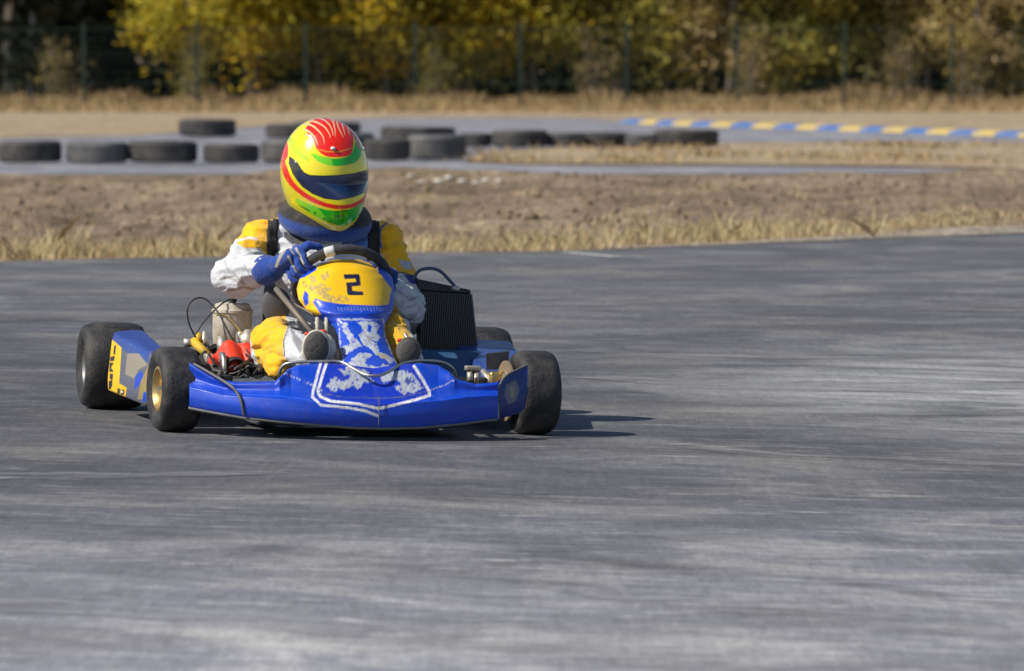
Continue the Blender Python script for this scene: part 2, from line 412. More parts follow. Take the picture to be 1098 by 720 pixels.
def bands(name, parts, m, z, jag=.1):
    """flat ground sheet between a near and a far edge, each edge slightly ragged"""
    bm = bmesh.new()
    for near, far in parts:
        x0, x1 = near[0][0], near[-1][0]; n_ = max(8, int((x1-x0)/9)); prev = None
        for i in range(n_+1):
            px = x0+(x1-x0)*i/n_; a = ground_at(px, interp(near, px)); b = ground_at(px, interp(far, px)); L_ = (b-a).length
            ja = min(jag*6*noise.noise(Vector((a.x*.9, a.y*.3, 1)))+jag*2*noise.noise(Vector((a.x*4, a.y, 2))), L_*.4); jb = max(jag*4*noise.noise(Vector((b.x*.9, b.y*.3, 8))), -L_*.4)
            d = (b-a).normalized(); row = [bm.verts.new((q.x, q.y, z)) for q in (a+d*ja, a.lerp(b, .5), b+d*jb)]
            if prev:
                for k in (0, 1): bm.faces.new((prev[k], row[k], row[k+1], prev[k+1]))
            prev = row
    me = bm2me(bm)
    if me.polygons[0].normal.z < 0: me.flip_normals()
    return tag(link(name, me, m), kind='structure')
def interp(tab, x):
    if x <= tab[0][0]: return tab[0][1]
    for (a, va), (b, vb) in zip(tab[:-1], tab[1:]):
        if x <= b: t = (x-a)/(b-a); return va+(vb-va)*t
    return tab[-1][1]
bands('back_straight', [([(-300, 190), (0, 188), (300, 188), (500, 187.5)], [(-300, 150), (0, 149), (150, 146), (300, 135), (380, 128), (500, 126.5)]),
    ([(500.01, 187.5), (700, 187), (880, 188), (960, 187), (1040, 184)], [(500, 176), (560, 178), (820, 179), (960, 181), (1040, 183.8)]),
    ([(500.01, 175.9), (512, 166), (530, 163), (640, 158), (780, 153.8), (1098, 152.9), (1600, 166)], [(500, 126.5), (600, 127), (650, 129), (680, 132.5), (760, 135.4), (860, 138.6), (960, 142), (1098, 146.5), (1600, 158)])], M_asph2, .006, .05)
bands('dry_verge', [([(-1600, 152), (-300, 149.6), (0, 148.7), (150, 145.7), (300, 134.7), (380, 127.8), (500, 126.4), (600, 126.9), (650, 128.9), (680, 132.4), (760, 135.3), (860, 138.5), (960, 141.9), (1098, 146.4), (1600, 157.9), (2600, 180)], [(-1600, 112), (2600, 112)])], M_tan, .010, .03)
patch('dry_island', [(505, 173), (560, 176.5), (820, 177.5), (960, 179), (1100, 183), (1500, 184), (1500, 165), (1098, 153.6), (780, 154.3), (640, 159), (525, 164)], M_tan, .014, .12)
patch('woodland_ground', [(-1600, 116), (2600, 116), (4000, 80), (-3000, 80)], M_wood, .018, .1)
# pale gravel edge along the track on the right
bm = bmesh.new(); prev = None
for x in np.arange(.6, 9, .15):
    y0 = edge_y(x) - .15 + .1*noise.noise(Vector((x*2, 5, 0))); wd = .15 + 1.6*sstep(.8, 3.2, x) + .3*noise.noise(Vector((x*1.3, 9, 0)))
    v = [bm.verts.new((x, y0, gz(x, y0)+.008)), bm.verts.new((x, y0+wd*.5, zdirt(x, y0+wd*.5)+.035)), bm.verts.new((x, y0+wd, zdirt(x, y0+wd)+.01))]
    if prev: bm.faces.new((prev[0], v[0], v[1], prev[1])); bm.faces.new((prev[1], v[1], v[2], prev[2]))
    prev = v
tag(link('gravel_verge', bm2me(bm), dirt_mat('pale_gravel', (.27, .23, .18), (.36, .31, .25), (.46, .41, .34), 3)), kind='structure')
# rubber marks left by turning karts
def skid_mat(name, col, dens):
    m, nt, b = mat(name); co = geopos(nt); n1 = noise_n(nt, 5, 8, .75, mapping(nt, co, (.35, 1, 1)), .4)
    r = ramp(nt, n1.outputs['Fac'], [(.42, (0, 0, 0)), (.66, (dens,)*3)]); nt.links.new(r.outputs[0], b.inputs['Alpha'])
    b.inputs['Base Color'].default_value = (*col, 1); b.inputs['Roughness'].default_value = .8; return m
M_sk = skid_mat('rubber_mark', (.05, .05, .055), .38); M_sc = skid_mat('pale_scuff', (.34, .34, .35), .5)
def mark(pxs, w0, w1, m):
    P = smoothpath([ground_at(x, y) for x, y in pxs], 14); bm = bmesh.new(); prev = None; n = len(P)
    for i, p in enumerate(P):
        t = (P[min(i+1, n-1)]-P[max(i-1, 0)]).normalized(); nn = Vector((-t.y, t.x, 0))*(w0+(w1-w0)*i/n)*(1.3 if m is M_sc else .7)*(.6+.8*abs(noise.noise(p*2)))
        a_, b_ = p-nn, p+nn; row = [bm.verts.new((q.x, q.y, gz(q.x, q.y)+.005)) for q in (a_, b_)]
        if prev: bm.faces.new((prev[0], row[0], row[1], prev[1]))
        prev = row
    tag(link('tyre_mark', bm2me(bm), m), kind='structure')
mark([(-40, 560), (130, 573), (300, 590), (480, 611), (640, 628)], .10, .16, M_sk)
mark([(560, 585), (760, 606), (900, 613), (1130, 640)], .16, .10, M_sk)
mark([(480, 613), (600, 618), (760, 640), (1130, 668)], .08, .12, M_sc)
mark([(610, 556), (700, 566), (800, 572), (900, 588)], .06, .10, M_sc)
mark([(-20, 655), (260, 668), (560, 690), (820, 712)], .14, .10, M_sc)
mark([(-20, 350), (200, 344), (420, 330)], .3, .3, M_sk); mark([(600, 330), (820, 336), (1130, 332)], .35, .25, M_sk)
mark([(640, 400), (800, 408), (960, 404), (1130, 396)], .12, .25, M_sc); mark([(620, 372), (760, 378), (1000, 370), (1130, 372)], .10, .18, M_sc)
mark([(720, 470), (840, 480), (980, 482), (1130, 486)], .05, .10, M_sc); mark([(-20, 520), (140, 516), (330, 508)], .12, .05, M_sc)
# white paint dash on the track
bm = bmesh.new(); a = ground_at(606, 272); b2 = ground_at(662, 277)
dv = (b2-a).normalized(); nv = Vector((-dv.y, dv.x, 0))*.05
bm.faces.new([bm.verts.new((p.x, p.y, .008)) for p in (a-nv, b2-nv, b2+nv, a+nv)])
tag(link('track_marking', bm2me(bm), simple('worn_white_paint', (.5, .5, .5), .8, dirt=.7, dscale=30)), kind='structure')
# ------------------------------------------------------------------ grass (stuff)
def leaf_mat(name, rough=.6, trans=.3):
    m, nt, b = mat(name); at = nt.nodes.new('ShaderNodeAttribute'); at.attribute_name = 'Col'
    nt.links.new(at.outputs['Color'], b.inputs['Base Color']); b.inputs['Roughness'].default_value = rough; b.inputs['Specular IOR Level'].default_value = .25
    tr = nt.nodes.new('ShaderNodeBsdfTranslucent'); nt.links.new(at.outputs['Color'], tr.inputs['Color'])
    mx = nt.nodes.new('ShaderNodeMixShader'); mx.inputs[0].default_value = trans
    nt.links.new(b.outputs[0], mx.inputs[1]); nt.links.new(tr.outputs[0], mx.inputs[2])
    nt.links.new(mx.outputs[0], nt.nodes['Material Output'].inputs['Surface']); return m
M_leaf = leaf_mat('leaf', .6, .5); M_grass = leaf_mat('dry_grass', .7, .25)
def polymesh(V, nper, C, m, name, parent=None, mw=None):
    """V: (k*nper,3) verts of k polygons; C: (k,3)"""
    k = len(V)//nper; me = bpy.data.meshes.new(name)
    me.vertices.add(k*nper); me.vertices.foreach_set('co', V.astype(np.float32).ravel())
    me.loops.add(k*nper); me.loops.foreach_set('vertex_index', np.arange(k*nper, dtype=np.int32))
    me.polygons.add(k); me.polygons.foreach_set('loop_start', np.arange(0, k*nper, nper, dtype=np.int32))
    me.update(calc_edges=True); me.validate()
    a = me.color_attributes.new('Col', 'FLOAT_COLOR', 'POINT'); c = np.ones((k*nper, 4), np.float32); c[:, :3] = np.repeat(C, nper, 0); a.data.foreach_set('color', c.ravel())
    o = bpy.data.objects.new(name, me); COL.objects.link(o); me.materials.append(m)
    if parent is not None: o.parent = parent
    return o
def blades(pos, h, wd, lean, cols, name, label, m=M_grass):
    n = len(pos); a = rng.uniform(0, 2*np.pi, n); l = rng.normal(0, lean, (n, 2))
    base = pos; tip = pos + np.stack([l[:, 0]*h, l[:, 1]*h, h], 1)
    mid = pos + np.stack([l[:, 0]*h*.3, l[:, 1]*h*.3, h*.55], 1)
    s = np.stack([np.cos(a)*wd, np.sin(a)*wd, 0*a], 1)
    V = np.stack([base-s, base+s, mid+s*.8, tip, mid-s*.8], 1).reshape(-1, 3)
    o = polymesh(V, 5, cols, m, name); return tag(o, label, 'dry grass', kind='stuff')
def straw(n, lo=(.42, .31, .15), hi=(.80, .66, .40)):
    t = rng.random((n, 1))**1.1; return np.array(lo)*(1-t)+np.array(hi)*t
# verge grass beside the track
P = []; H = []
tu = []
for _ in range(900):
    x = rng.uniform(-6, 7); e = edge_y(x)
    d = abs(rng.normal(0, .8)) if rng.random() < .86 else rng.uniform(0, 12)
    dens = .38 + 1.15*noise.noise(Vector((x*1.0, d*.3, 4))) + (.35 if x < -1.6 else 0)
    right = sstep(.5, 3.2, x)
    d += right*1.6 + .25
    if rng.random() > dens*1.25: continue
    tu.append((x, e+d, rng.uniform(.03, .13)*(1.15 if d < 1.6 else .45), rng.uniform(.08, .22), int(rng.uniform(14, 60))))
for (x, y, h, r, n) in tu:
    q = rng.normal(0, r, (n, 2))*np.array([1.3, 1]); 
    for a, b in q: P.append((x+a, max(y+b, edge_y(x+a)+.06), 0)); H.append(h*rng.uniform(.4, 1.2))
for px in (62, 72, 200, 205, 210, 207, 30, 45, 820, 845, 870, 700, 780, 960):      # single tall stalks
    g = ground_at(px + rng.uniform(-3, 3), 280 if px < 300 else 262)
    for k in range(9): P.append((g.x+rng.normal(0, .04), max(g.y+rng.uniform(.3, 1.5), edge_y(g.x)+.4), 0)); H.append(rng.uniform(.15, .27))
P = np.array(P); H = np.array(H); P[:, 2] = [zdirt(a, b) for a, b in P[:, :2]]
blades(P, H, .004, .45, straw(len(P)), 'verge_grass', 'dry straw coloured grass fringing the near edge of the brown earth')
# far grass under the fence
n = 26000
g = np.stack([rng.uniform(-16, 16, n), 99 + 8.5*rng.random(n)**.6, np.full(n, .02)], 1)
nn = np.array([noise.noise(Vector((a*1.3, b*.4, 0))) for a, b in g[:, :2]])
hh = (.08 + .38*np.clip((g[:, 1]-101)/5, 0, 1)*(.55+.9*nn))*rng.uniform(.5, 1.2, n); hh = np.clip(hh, .05, .8)
blades(g, hh, .016, .22, straw(n, (.26, .18, .085), (.60, .45, .24)), 'fence_line_grass', 'tall dry tan grass growing along the foot of the green mesh fence')
# dry weeds on the island
n = 5000
g = []
for _ in range(26):
    p = ground_at(rng.uniform(520, 1150), rng.uniform(158, 177)); 
    for k in range(50): g.append((p.x+rng.normal(0, .25), p.y+rng.normal(0, .5), .02))
g = np.array(g); blades(g, rng.uniform(.02, .10, len(g)), .01, .6, straw(len(g), (.30, .21, .10), (.62, .46, .23)), 'island_grass', 'short dry grass on the tan island beyond the brown earth')
# ------------------------------------------------------------------ clods and stones
def rock_mesh(r, seed, flat=.6):
    bm = bmesh.new(); bmesh.ops.create_icosphere(bm, subdivisions=2, radius=r)
    for v in bm.verts:
        v.co *= 1 + .35*noise.noise(v.co/r*1.1 + Vector((seed, 0, 0))); v.co.z *= flat
    return bm2me(bm)
V = []; 
bmc = bmesh.new()
for i in range(1400):
    x = rng.uniform(-6, 7); y = edge_y(x) + rng.uniform(1, 17); r = abs(rng.normal(0, .011)) + .009
    if y > 52: continue
    g = bmesh.ops.create_icosphere(bmc, subdivisions=1, radius=r, matrix=Matrix.Translation((x, y, zdirt(x, y)+r*.2)))
    for v in g['verts']: v.co += noise.noise_vector(v.co*40)*r*.4
tag(link('earth_clods', bm2me(bmc), M_dirt), 'small clods and crumbs of earth strewn over the brown field', 'earth clods', kind='stuff')
M_stone = simple('chalky_stone', (.62, .62, .6), .8, dirt=.3)
stones = [(440, 200, .05), (452, 201, .06), (470, 201, .075), (482, 200.5, .07), (496, 201, .07), (510, 201, .05), (521, 201, .06), (535, 202, .05), (706, 205, .055), (722, 204, .07)]
sl = ['leftmost of the row of white stones lying on the brown earth', 'second white stone from the left in the row on the earth', 'larger flat white stone third from the left in the row', 'white stone in the middle of the row, fourth from the left', 'pale stone fifth from the left in the row on the earth', 'small white stone sixth from the left in the row', 'white stone second from the right in the long row', 'small pale stone at the right end of the long row', 'smaller of two white stones lying apart on the right', 'larger of two white stones lying apart on the right']
for (px, py, r), l in zip(stones, sl):
    p = ground_at(px, py+1); o = link('stone', rock_mesh(r*.6, px, .4), M_stone); o.location = (p.x, p.y, zdirt(p.x, p.y)+r*.25); o.rotation_euler = (0, 0, px)
    tag(o, l, 'stone', 'white stones on the brown earth')
# ------------------------------------------------------------------ kerb
M_kb = simple('kerb_blue_paint', (.05, .15, .45), .6, dirt=.5, dirtcol=(.3, .3, .3), dscale=3); M_ky = simple('kerb_yellow_paint', (.60, .44, .12), .6, dirt=.5, dirtcol=(.4, .36, .28), dscale=3)
kp = smoothpath([ground_at(x, y) for x, y in ((672, 132.8), (690, 133.4), (760, 136), (860, 139.2), (960, 142.6), (1098, 147.5), (1230, 153))], 40)
L = [0]; 
for a, b in zip(kp[:-1], kp[1:]): L.append(L[-1]+(b-a).length)
bm = bmesh.new(); prev = None; seg = .72; cur = 0; mats = []
def kp_at(s):
    for i in range(len(L)-1):
        if L[i+1] >= s: t = (s-L[i])/max(1e-6, L[i+1]-L[i]); return kp[i].lerp(kp[i+1], t), (kp[i+1]-kp[i]).normalized()
    return kp[-1], (kp[-1]-kp[-2]).normalized()
s = 0; k = 0
while s + seg < L[-1]:
    for (q0, q1) in ((s+.006, s+seg-.006),):
        A, ta = kp_at(q0); B, tb = kp_at(q1); na = Vector((-ta.y, ta.x, 0)); nb = Vector((-tb.y, tb.x, 0))
        if na.y < 0: na, nb = -na, -nb
        prof = [(-.11, .0), (-.10, .03), (0, .055), (.07, .065), (.14, .04), (.15, 0)]
        va = [bm.verts.new(A+na*u+Vector((0, 0, h+.01))) for u, h in prof]; vb = [bm.verts.new(B+nb*u+Vector((0, 0, h+.01))) for u, h in prof]
        fs = [bm.faces.new((va[i], vb[i], vb[i+1], va[i+1])) for i in range(5)] + [bm.faces.new(va[::-1]), bm.faces.new(vb)]
        for f in fs: f.material_index = k % 2
    s += seg; k += 1
me = bm2me(bm); ko = link('kerb', me, M_kb, smooth=False); me.materials.append(M_ky)
tag(ko, 'long low kerb painted in alternating blue and yellow blocks on the far bend', 'kerb')
# ------------------------------------------------------------------ tyres on the ground
M_rub = simple('weathered_rubber', (.045, .043, .045), .75, dirt=.75, dirtcol=(.15, .14, .13), dscale=5, bmp=.3, bscale=30)
M_rub2 = simple('dusty_rubber', (.10, .10, .105), .8, dirt=.8, dirtcol=(.22, .21, .20), dscale=4, bmp=.3, bscale=30)
def flat_tyre(dia, h):
    bm = bmesh.new(); r = dia/2; ri = r*.6; w = h
    prof = []  # (x=height, radius)
    pts = [(.10, ri), (.03, ri+.02), (0, r*.80), (.02, r*.93), (.10, r*.985), (.2, r), (.5, r*1.005), (.8, r), (.9, r*.985), (.98, r*.93), (1, r*.80), (.97, ri+.02), (.90, ri), (.85, ri-.01), (.8, ri+.03), (.5, r*.9), (.2, ri+.03), (.15, ri-.01)]
    prof = [(a*w, b) for a, b in pts]
    M = Matrix.Rotation(-math.pi/2, 4, 'Y')
    add_lathe(bm, prof, M, 48, True)
    # tread blocks round the outside
    for k in range(36):
        for j, hh in enumerate((.24, .5, .76)):
            a = 2*math.pi*(k + .5*(j % 2))/36; 
            add_box(bm, (0, 0, 0), (.014, r*2*math.pi/36*.72, w*.2), Matrix.Rotation(a, 4, 'Z') @ Matrix.Translation((r*1.005, 0, hh*w)))
    me = bm2me(bm); return me
TY = [  # left, right, bottom, height m, label, material
 (-4, 63, 178, .215, 'dark tyre lying flat at the left end of the near row', 0),
 (69, 135, 178, .205, 'tyre lying flat second from the left in the near row', 1),
 (136, 209, 178, .215, 'wide dark tyre third from the left in the near row', 0),
 (217, 276, 178, .185, 'tyre fourth from the left in the near row, standing slightly apart', 0),
 (279, 340, 177, .22, 'grey tyre in the near row partly hidden by the left side of the helmet', 1),
 (190, 251, 149, .22, 'lone dark tyre lying on the tan earth behind the near row at left', 0),
 (284, 350, 151, .18, 'dark tyre lying directly behind the helmet at its left', 0),
 (312, 385, 146, .15, 'tyre hidden mostly behind the red crown of the helmet', 0),
 (345, 400, 168, .22, 'dusty grey tyre just to the right of the helmet visor', 1),
 (390, 439, 175, .21, 'black tyre between the helmet and the tall tyre', 0),
 (436, 499, 174, .245, 'tallest and nearest tyre right of the helmet', 1),
 (408, 487, 156, .19, 'flat dark tyre lying behind the tall tyre right of the helmet', 0),
 (492, 527, 160, .15, 'small black tyre just right of the tall tyre', 0),
 (528, 587, 160.5, .19, 'dark round tyre leftmost of the four joined tyres in the middle', 0),
 (583, 628, 160, .16, 'small dusty tyre with dry grass at its foot', 1),
 (624, 677, 159.5, .155, 'low tyre in the middle of the right hand row', 0),
 (671, 706, 160, .145, 'small tyre second from the right end of the row', 1),
 (703, 771, 159.5, .19, 'widest tyre at the right end of the row', 0)]
for i, (l, r, b, h, lab, mi) in enumerate(TY):
    g = ground_at((l+r)/2, b); dia = (r-l)/F*g.y
    o = link('tyre', flat_tyre(dia, h), (M_rub, M_rub2)[mi]); o.location = (g.x, g.y + dia/2, .026); o.rotation_euler = (R(rng.uniform(-1, 1)), R(rng.uniform(-1, 1)), rng.uniform(0, 6))
    autosmooth(o.data, 40); tag(o, lab, 'tyre', 'used tyres laid flat as a track barrier')
# ------------------------------------------------------------------ fence
M_post = simple('green_fence_paint', (.010, .032, .028), .5, dirt=.3); M_wire = simple('green_wire', (.012, .04, .035), .5, dirt=.2)
FY = 104.5
fe = empty('mesh_fence', Matrix.Translation((at_depth(-60, 118, FY).x, FY, 0)))
tag(fe, 'dark green welded mesh fence with slim posts in front of the trees', 'fence')
fx0 = fe.location.x; FHt = 1.52
posts = [at_depth(p, 118, FY).x - fx0 for p in (-60-90, 5-30, 90, 212, 328, 445, 558, 672, 790, 905, 1020, 1135, 1250)]
for x in posts:
    bm = bmesh.new(); add_box(bm, (x, 0, FHt/2+.02), (.055, .055, FHt+.04), bev=.006); add_box(bm, (x, 0, FHt+.05), (.065, .065, .02), bev=.005)
    add_box(bm, (x, 0, .03), (.14, .14, .06)); link('post', bm2me(bm), M_post, fe, False)
for x0, x1 in zip(posts[:-1], posts[1:]):
    bm = bmesh.new(); xx = x0 + .05
    while xx < x1 - .04: add_box(bm, (xx, -.04, FHt/2), (.003, .003, FHt-.08)); xx += .05
    for z in np.arange(.08, FHt, .2): add_box(bm, ((x0+x1)/2, -.048, z), (x1-x0-.02, .004, .004))
    for z in (.5, 1.0, 1.46): add_box(bm, ((x0+x1)/2, -.05, z), (x1-x0-.02, .008, .009))
    link('mesh_panel', bm2me(bm), M_wire, fe, False)
# ------------------------------------------------------------------ trees
M_bark = simple('rough_bark', (.10, .085, .07), .9, dirt=.6, dirtcol=(.2, .18, .15), dscale=5, bmp=.8, bscale=12)
M_bark2 = simple('pale_bark', (.22, .20, .18), .9, dirt=.5, dirtcol=(.1, .09, .08), dscale=5, bmp=.8, bscale=12)
def tree(name, X, Y, hz, rad, zc, zh, pal, nclump, nleaf, lsz, label, group, bark, lowz=.5, trunk_r=.09, stems=1, dens=1.0, spread=.24):
    root = empty(name, Matrix.Translation((X, Y, 0))); tag(root, label, 'tree' if 'shrub' not in name else 'shrub', group)
    bm = bmesh.new(); tips = []
    for s in range(stems):
        bx, by = rng.normal(0, .12*(stems > 1), 2); lean = rng.normal(0, .12, 2)
        top = Vector((bx+lean[0]*hz*.6, by+lean[1]*hz*.6, hz*.85)); pts = [Vector((bx, by, -.05))]
        for k in range(1, 7):
            t = k/6; pts.append(Vector((bx, by, 0)).lerp(top, t) + Vector((rng.normal(0, .05), rng.normal(0, .05), 0)))
        rr = [trunk_r*(1.25 if k == 0 else 1-.8*k/6) for k in range(7)]
        add_tube(bm, smoothpath(pts, 3), [rr[0]+(rr[-1]-rr[0])*j/18 for j in range(19)], 8)
        for b in range(9):
            t = rng.uniform(.12, .9); p = Vector((bx, by, 0)).lerp(top, t); a = rng.uniform(0, 6.28); ln = rad*rng.uniform(.5, .95)*(1-.4*t)
            e = p + Vector((math.cos(a)*ln, math.sin(a)*ln, rng.uniform(-.1, .8)))
            md = p.lerp(e, .5) + Vector((0, 0, rng.uniform(-.05, .2)))
            add_tube(bm, smoothpath([p, md, e], 4), [trunk_r*.4*(1-.85*j/8) for j in range(9)], 5); tips += [md, e]
    link('trunk', bm2me(bm), bark, root)
    # crown: clumps scattered unevenly through the volume
    C = []
    while len(C) < nclump:
        v = rng.normal(0, 1, 3); v /= np.linalg.norm(v); q = rng.uniform(.45, 1.0)**.6
        c = np.array([v[0]*rad, v[1]*rad, v[2]*zh])*q + np.array([0, 0, zc])
        if c[2] < lowz: 
            if rng.random() < .75: continue
            c[2] = rng.uniform(lowz*.5, lowz)
        if noise.noise(Vector(c)*.9 + Vector((X, 0, 0))) < -.12*dens: continue
        C.append(c)
    for t in tips: 
        if t.z > lowz*.8: C.append(np.array(t))
    C = np.array(C); k = len(C); per = max(6, nleaf//k)
    cen = np.repeat(C, per, 0); off = rng.normal(0, spread, (k*per, 3))*np.array([1, 1, .8]); pos = cen+off; pos[:, 2] = np.maximum(pos[:, 2], .12)
    n = len(pos)
    a = rng.normal(0, 1, (n, 3)); a /= np.linalg.norm(a, axis=1)[:, None]; b = rng.normal(0, 1, (n, 3)); b -= a*(a*b).sum(1)[:, None]; b /= np.linalg.norm(b, axis=1)[:, None]
    s = lsz*rng.uniform(.5, 1.3, (n, 1)); V = np.stack([pos-a*s, pos-b*s*.55, pos+a*s, pos+b*s*.55], 1).reshape(-1, 3)
    pc = np.array(pal); ci = np.repeat(rng.integers(0, len(pc), k), per); cl = pc[ci]*np.repeat(rng.uniform(.6, 1.3, k), per)[:, None]*rng.uniform(.7, 1.35, (n, 1))
    sw = rng.random(n) < .2; cl[sw] = pc[rng.integers(0, len(pc), sw.sum())]
    polymesh(V, 4, np.clip(cl, 0, .9), M_leaf, 'crown', root)
    return root
YP = [(.58, .48, .045), (.46, .41, .05), (.62, .50, .045), (.34, .33, .05), (.72, .48, .035), (.42, .38, .06)]
OP = [(.44, .40, .08), (.32, .31, .07), (.55, .46, .12), (.24, .25, .08), (.60, .48, .09)]
TP = [(.58, .45, .22), (.44, .35, .16), (.68, .53, .27), (.30, .26, .10), (.46, .39, .10)]
DP = [(.045, .06, .045), (.07, .085, .05), (.035, .048, .04), (.12, .12, .06)]  # dark leaf tones carry the shade of the deep wood
GR = 'trees behind the fence'
def X_at(px, Y): return (px-549)/F*Y
# type, px, Y, rad, low, palette, label
trees = [
 ('dark', 15, 111, 2.1, .5, DP, 'very dark tree in the upper left corner behind the fence'),
 ('dark', 105, 113, 2.0, .6, DP, 'dark green tree right of the corner tree with deep shade below'),
 ('yellow', 200, 109, 1.1, 1.15, YP, 'leftmost yellow leaved tree beside the dark trees'),
 ('yellow', 268, 108.5, 1.2, 1.0, YP, 'second yellow leaved tree from the left, above the lone tyre'),
 ('yellow', 345, 109, 1.2, .85, YP, 'yellow leaved tree rising above the left of the red helmet'),
 ('yellow', 425, 108.5, 1.15, .75, YP, 'yellow leaved tree above the tall tyre'),
 ('yellow', 500, 109, 1.1, .7, YP, 'yellow leaved tree fourth to the right of the dark trees, low hanging'),
 ('yellow', 575, 109, 1.15, .75, YP, 'rightmost bright yellow tree, left of the grey gap'),
 ('tan', 655, 110.5, .9, 1.1, TP, 'thin greyish tan tree next to the rightmost bright yellow tree'),
 ('olive', 715, 109, 1.0, .9, OP, 'olive tree left of the paired pale stems'),
 ('tan', 780, 108.5, .9, .55, TP, 'tan leaved tree with thin pale stems at centre right'),
 ('olive', 840, 108.5, 1.15, .6, OP, 'olive yellow tree above the start of the bright kerb blocks'),
 ('olive', 905, 109, 1.0, .7, OP, 'olive tree just left of the pale leaning trunk'),
 ('tan', 985, 108.8, .95, .6, TP, 'tan bushy tree right of the pale leaning trunk'),
 ('tan', 1050, 108, 1.2, .35, TP, 'broad brownish bush like tree near the right edge'),
 ('olive', 1120, 109, 1.1, .6, OP, 'olive tree cut by the right edge of the picture')]
for kind, px, Y, rad, low, pal, lab in trees:
    if kind == 'dark': tree('dark_tree', X_at(px, Y), Y, 7, rad, 3.2, 2.9, pal, 120, 9000, .12, lab, GR, M_bark, low, .13)
    elif kind == 'yellow': tree('yellow_leaved_tree', X_at(px, Y), Y, 6, rad*1.1, 3.1, 2.6, pal[:3]+OP[:3]+YP[3:] if int(px) % 2 else pal, 170, 14500, .07, lab, GR, M_bark, low+.06, .06, 2, spread=.24, dens=.6)
    elif kind == 'olive': tree('olive_leaved_tree', X_at(px, Y), Y, 6, rad*1.1, 2.9, 2.6, pal, 170, 14000, .07, lab, GR, M_bark, low-.1, .05, 2, spread=.24, dens=.7)
    else: tree('tan_leaved_tree', X_at(px, Y), Y, 5.5, rad*1.1, 2.6, 2.5, pal, 140, 11000, .06, lab, GR, M_bark2, low-.1, .045, 3, spread=.22, dens=.8)
# pale leaning trunk and bluish trunk
def bare(px, Y, r, lean, lab, m):
    root = empty('bare_trunk_tree', Matrix.Translation((X_at(px, Y), Y, 0))); tag(root, lab, 'tree', GR)
    bm = bmesh.new(); pts = [Vector((0, 0, -.05)), Vector((lean*.3, 0, 1)), Vector((lean*.8, .1, 2.2)), Vector((lean*1.2, .2, 3.6)), Vector((lean*1.5, .1, 5))]
    add_tube(bm, smoothpath(pts, 4), [r*(1.2-.9*k/16) for k in range(17)], 10)
    for z, dx in ((1.9, .7), (2.6, -.9), (3.2, .8), (3.9, -.6)):
        p = Vector((lean*z/3.2, .1, z)); add_tube(bm, smoothpath([p, p+Vector((dx*.5, 0, .5)), p+Vector((dx, .2, 1.2))], 4), [r*.35*(1-.8*j/8) for j in range(9)], 6)
    link('trunk', bm2me(bm), m, root)
    n = 1500; C = rng.normal(0, 1, (40, 3))*np.array([.7, .6, .8])+np.array([lean*1.3, .2, 4.6]); pos = np.repeat(C, n//40, 0); n = len(pos); pos = pos+rng.normal(0, .2, (n, 3))
    a = rng.normal(0, .08, (n, 3)); b = rng.normal(0, .05, (n, 3)); V = np.stack([pos-a, pos-b, pos+a, pos+b], 1).reshape(-1, 3)
    polymesh(V, 4, np.array(OP)[rng.integers(0, 5, n)], M_leaf, 'crown', root)
bare(938, 109.6, .09, .15, 'pale grey leaning trunk standing in a gap of foliage on the right', M_bark2)
bare(36, 111, .10, .05, 'bluish grey thick trunk near the left edge behind the fence', simple('blue_grey_bark', (.022, .025, .038), .9, dirt=.5, dscale=6, bmp=.8, bscale=12))
# dark trees behind
bt = ['furthest left', 'second from the left', 'third from the left', 'fourth from the left', 'fifth from the left', 'sixth from the left', 'seventh from the left', 'eighth from the left', 'furthest right']
for i, lab in enumerate(bt):
    px = -40 + i*150; Y = 117 + (i % 2)*2
    tree('dark_tree', X_at(px, Y), Y, 9, 2.0, 3.6, 3.6, DP, 130, 9000, .14, 'dark shaded tree in the second row behind the fence, ' + lab, 'dark trees of the second row', M_bark, .15, .12, spread=.3)
# far wood, one mass
n = 42000
pos = np.stack([rng.uniform(-34, 34, n), rng.uniform(123, 131, n), 9.0*rng.random(n)], 1)
a = rng.normal(0, .22, (n, 3)); b = rng.normal(0, .14, (n, 3)); V = np.stack([pos-a, pos-b, pos+a, pos+b], 1).reshape(-1, 3)
tag(polymesh(V, 4, np.array(DP)[rng.integers(0, 4, n)]*rng.uniform(.4, 1.2, (n, 1)), M_leaf, 'far_wood'), 'dense dark wood closing the view behind the trees', 'wood', kind='stuff')
# shrubs at the fence foot
sh = [(62, TP, 'low dry shrub between the first two fence posts'), (205, OP, 'small yellowish shrub above the lone tyre behind the fence'), (470, OP, 'yellow green shrub under the low hanging yellow tree'),
      (640, TP, 'dry shrub at the foot of the thin greyish tree'), (800, TP, 'pale dry shrub at the foot of the paired stems'), (960, TP, 'dry shrub at the foot of the pale leaning trunk'), (1040, TP, 'wide dry shrub by the right edge')]
for px, pal, lab in sh:
    Y = 106.2 + rng.uniform(0, .8); tree('dry_shrub', X_at(px, Y), Y, 1.0, .38, .55, .5, [tuple(q*.6 for q in c_) for c_ in pal], 12, 300, .045, lab, 'dry shrubs along the fence', M_bark2, .12, .012, 4, spread=.1)
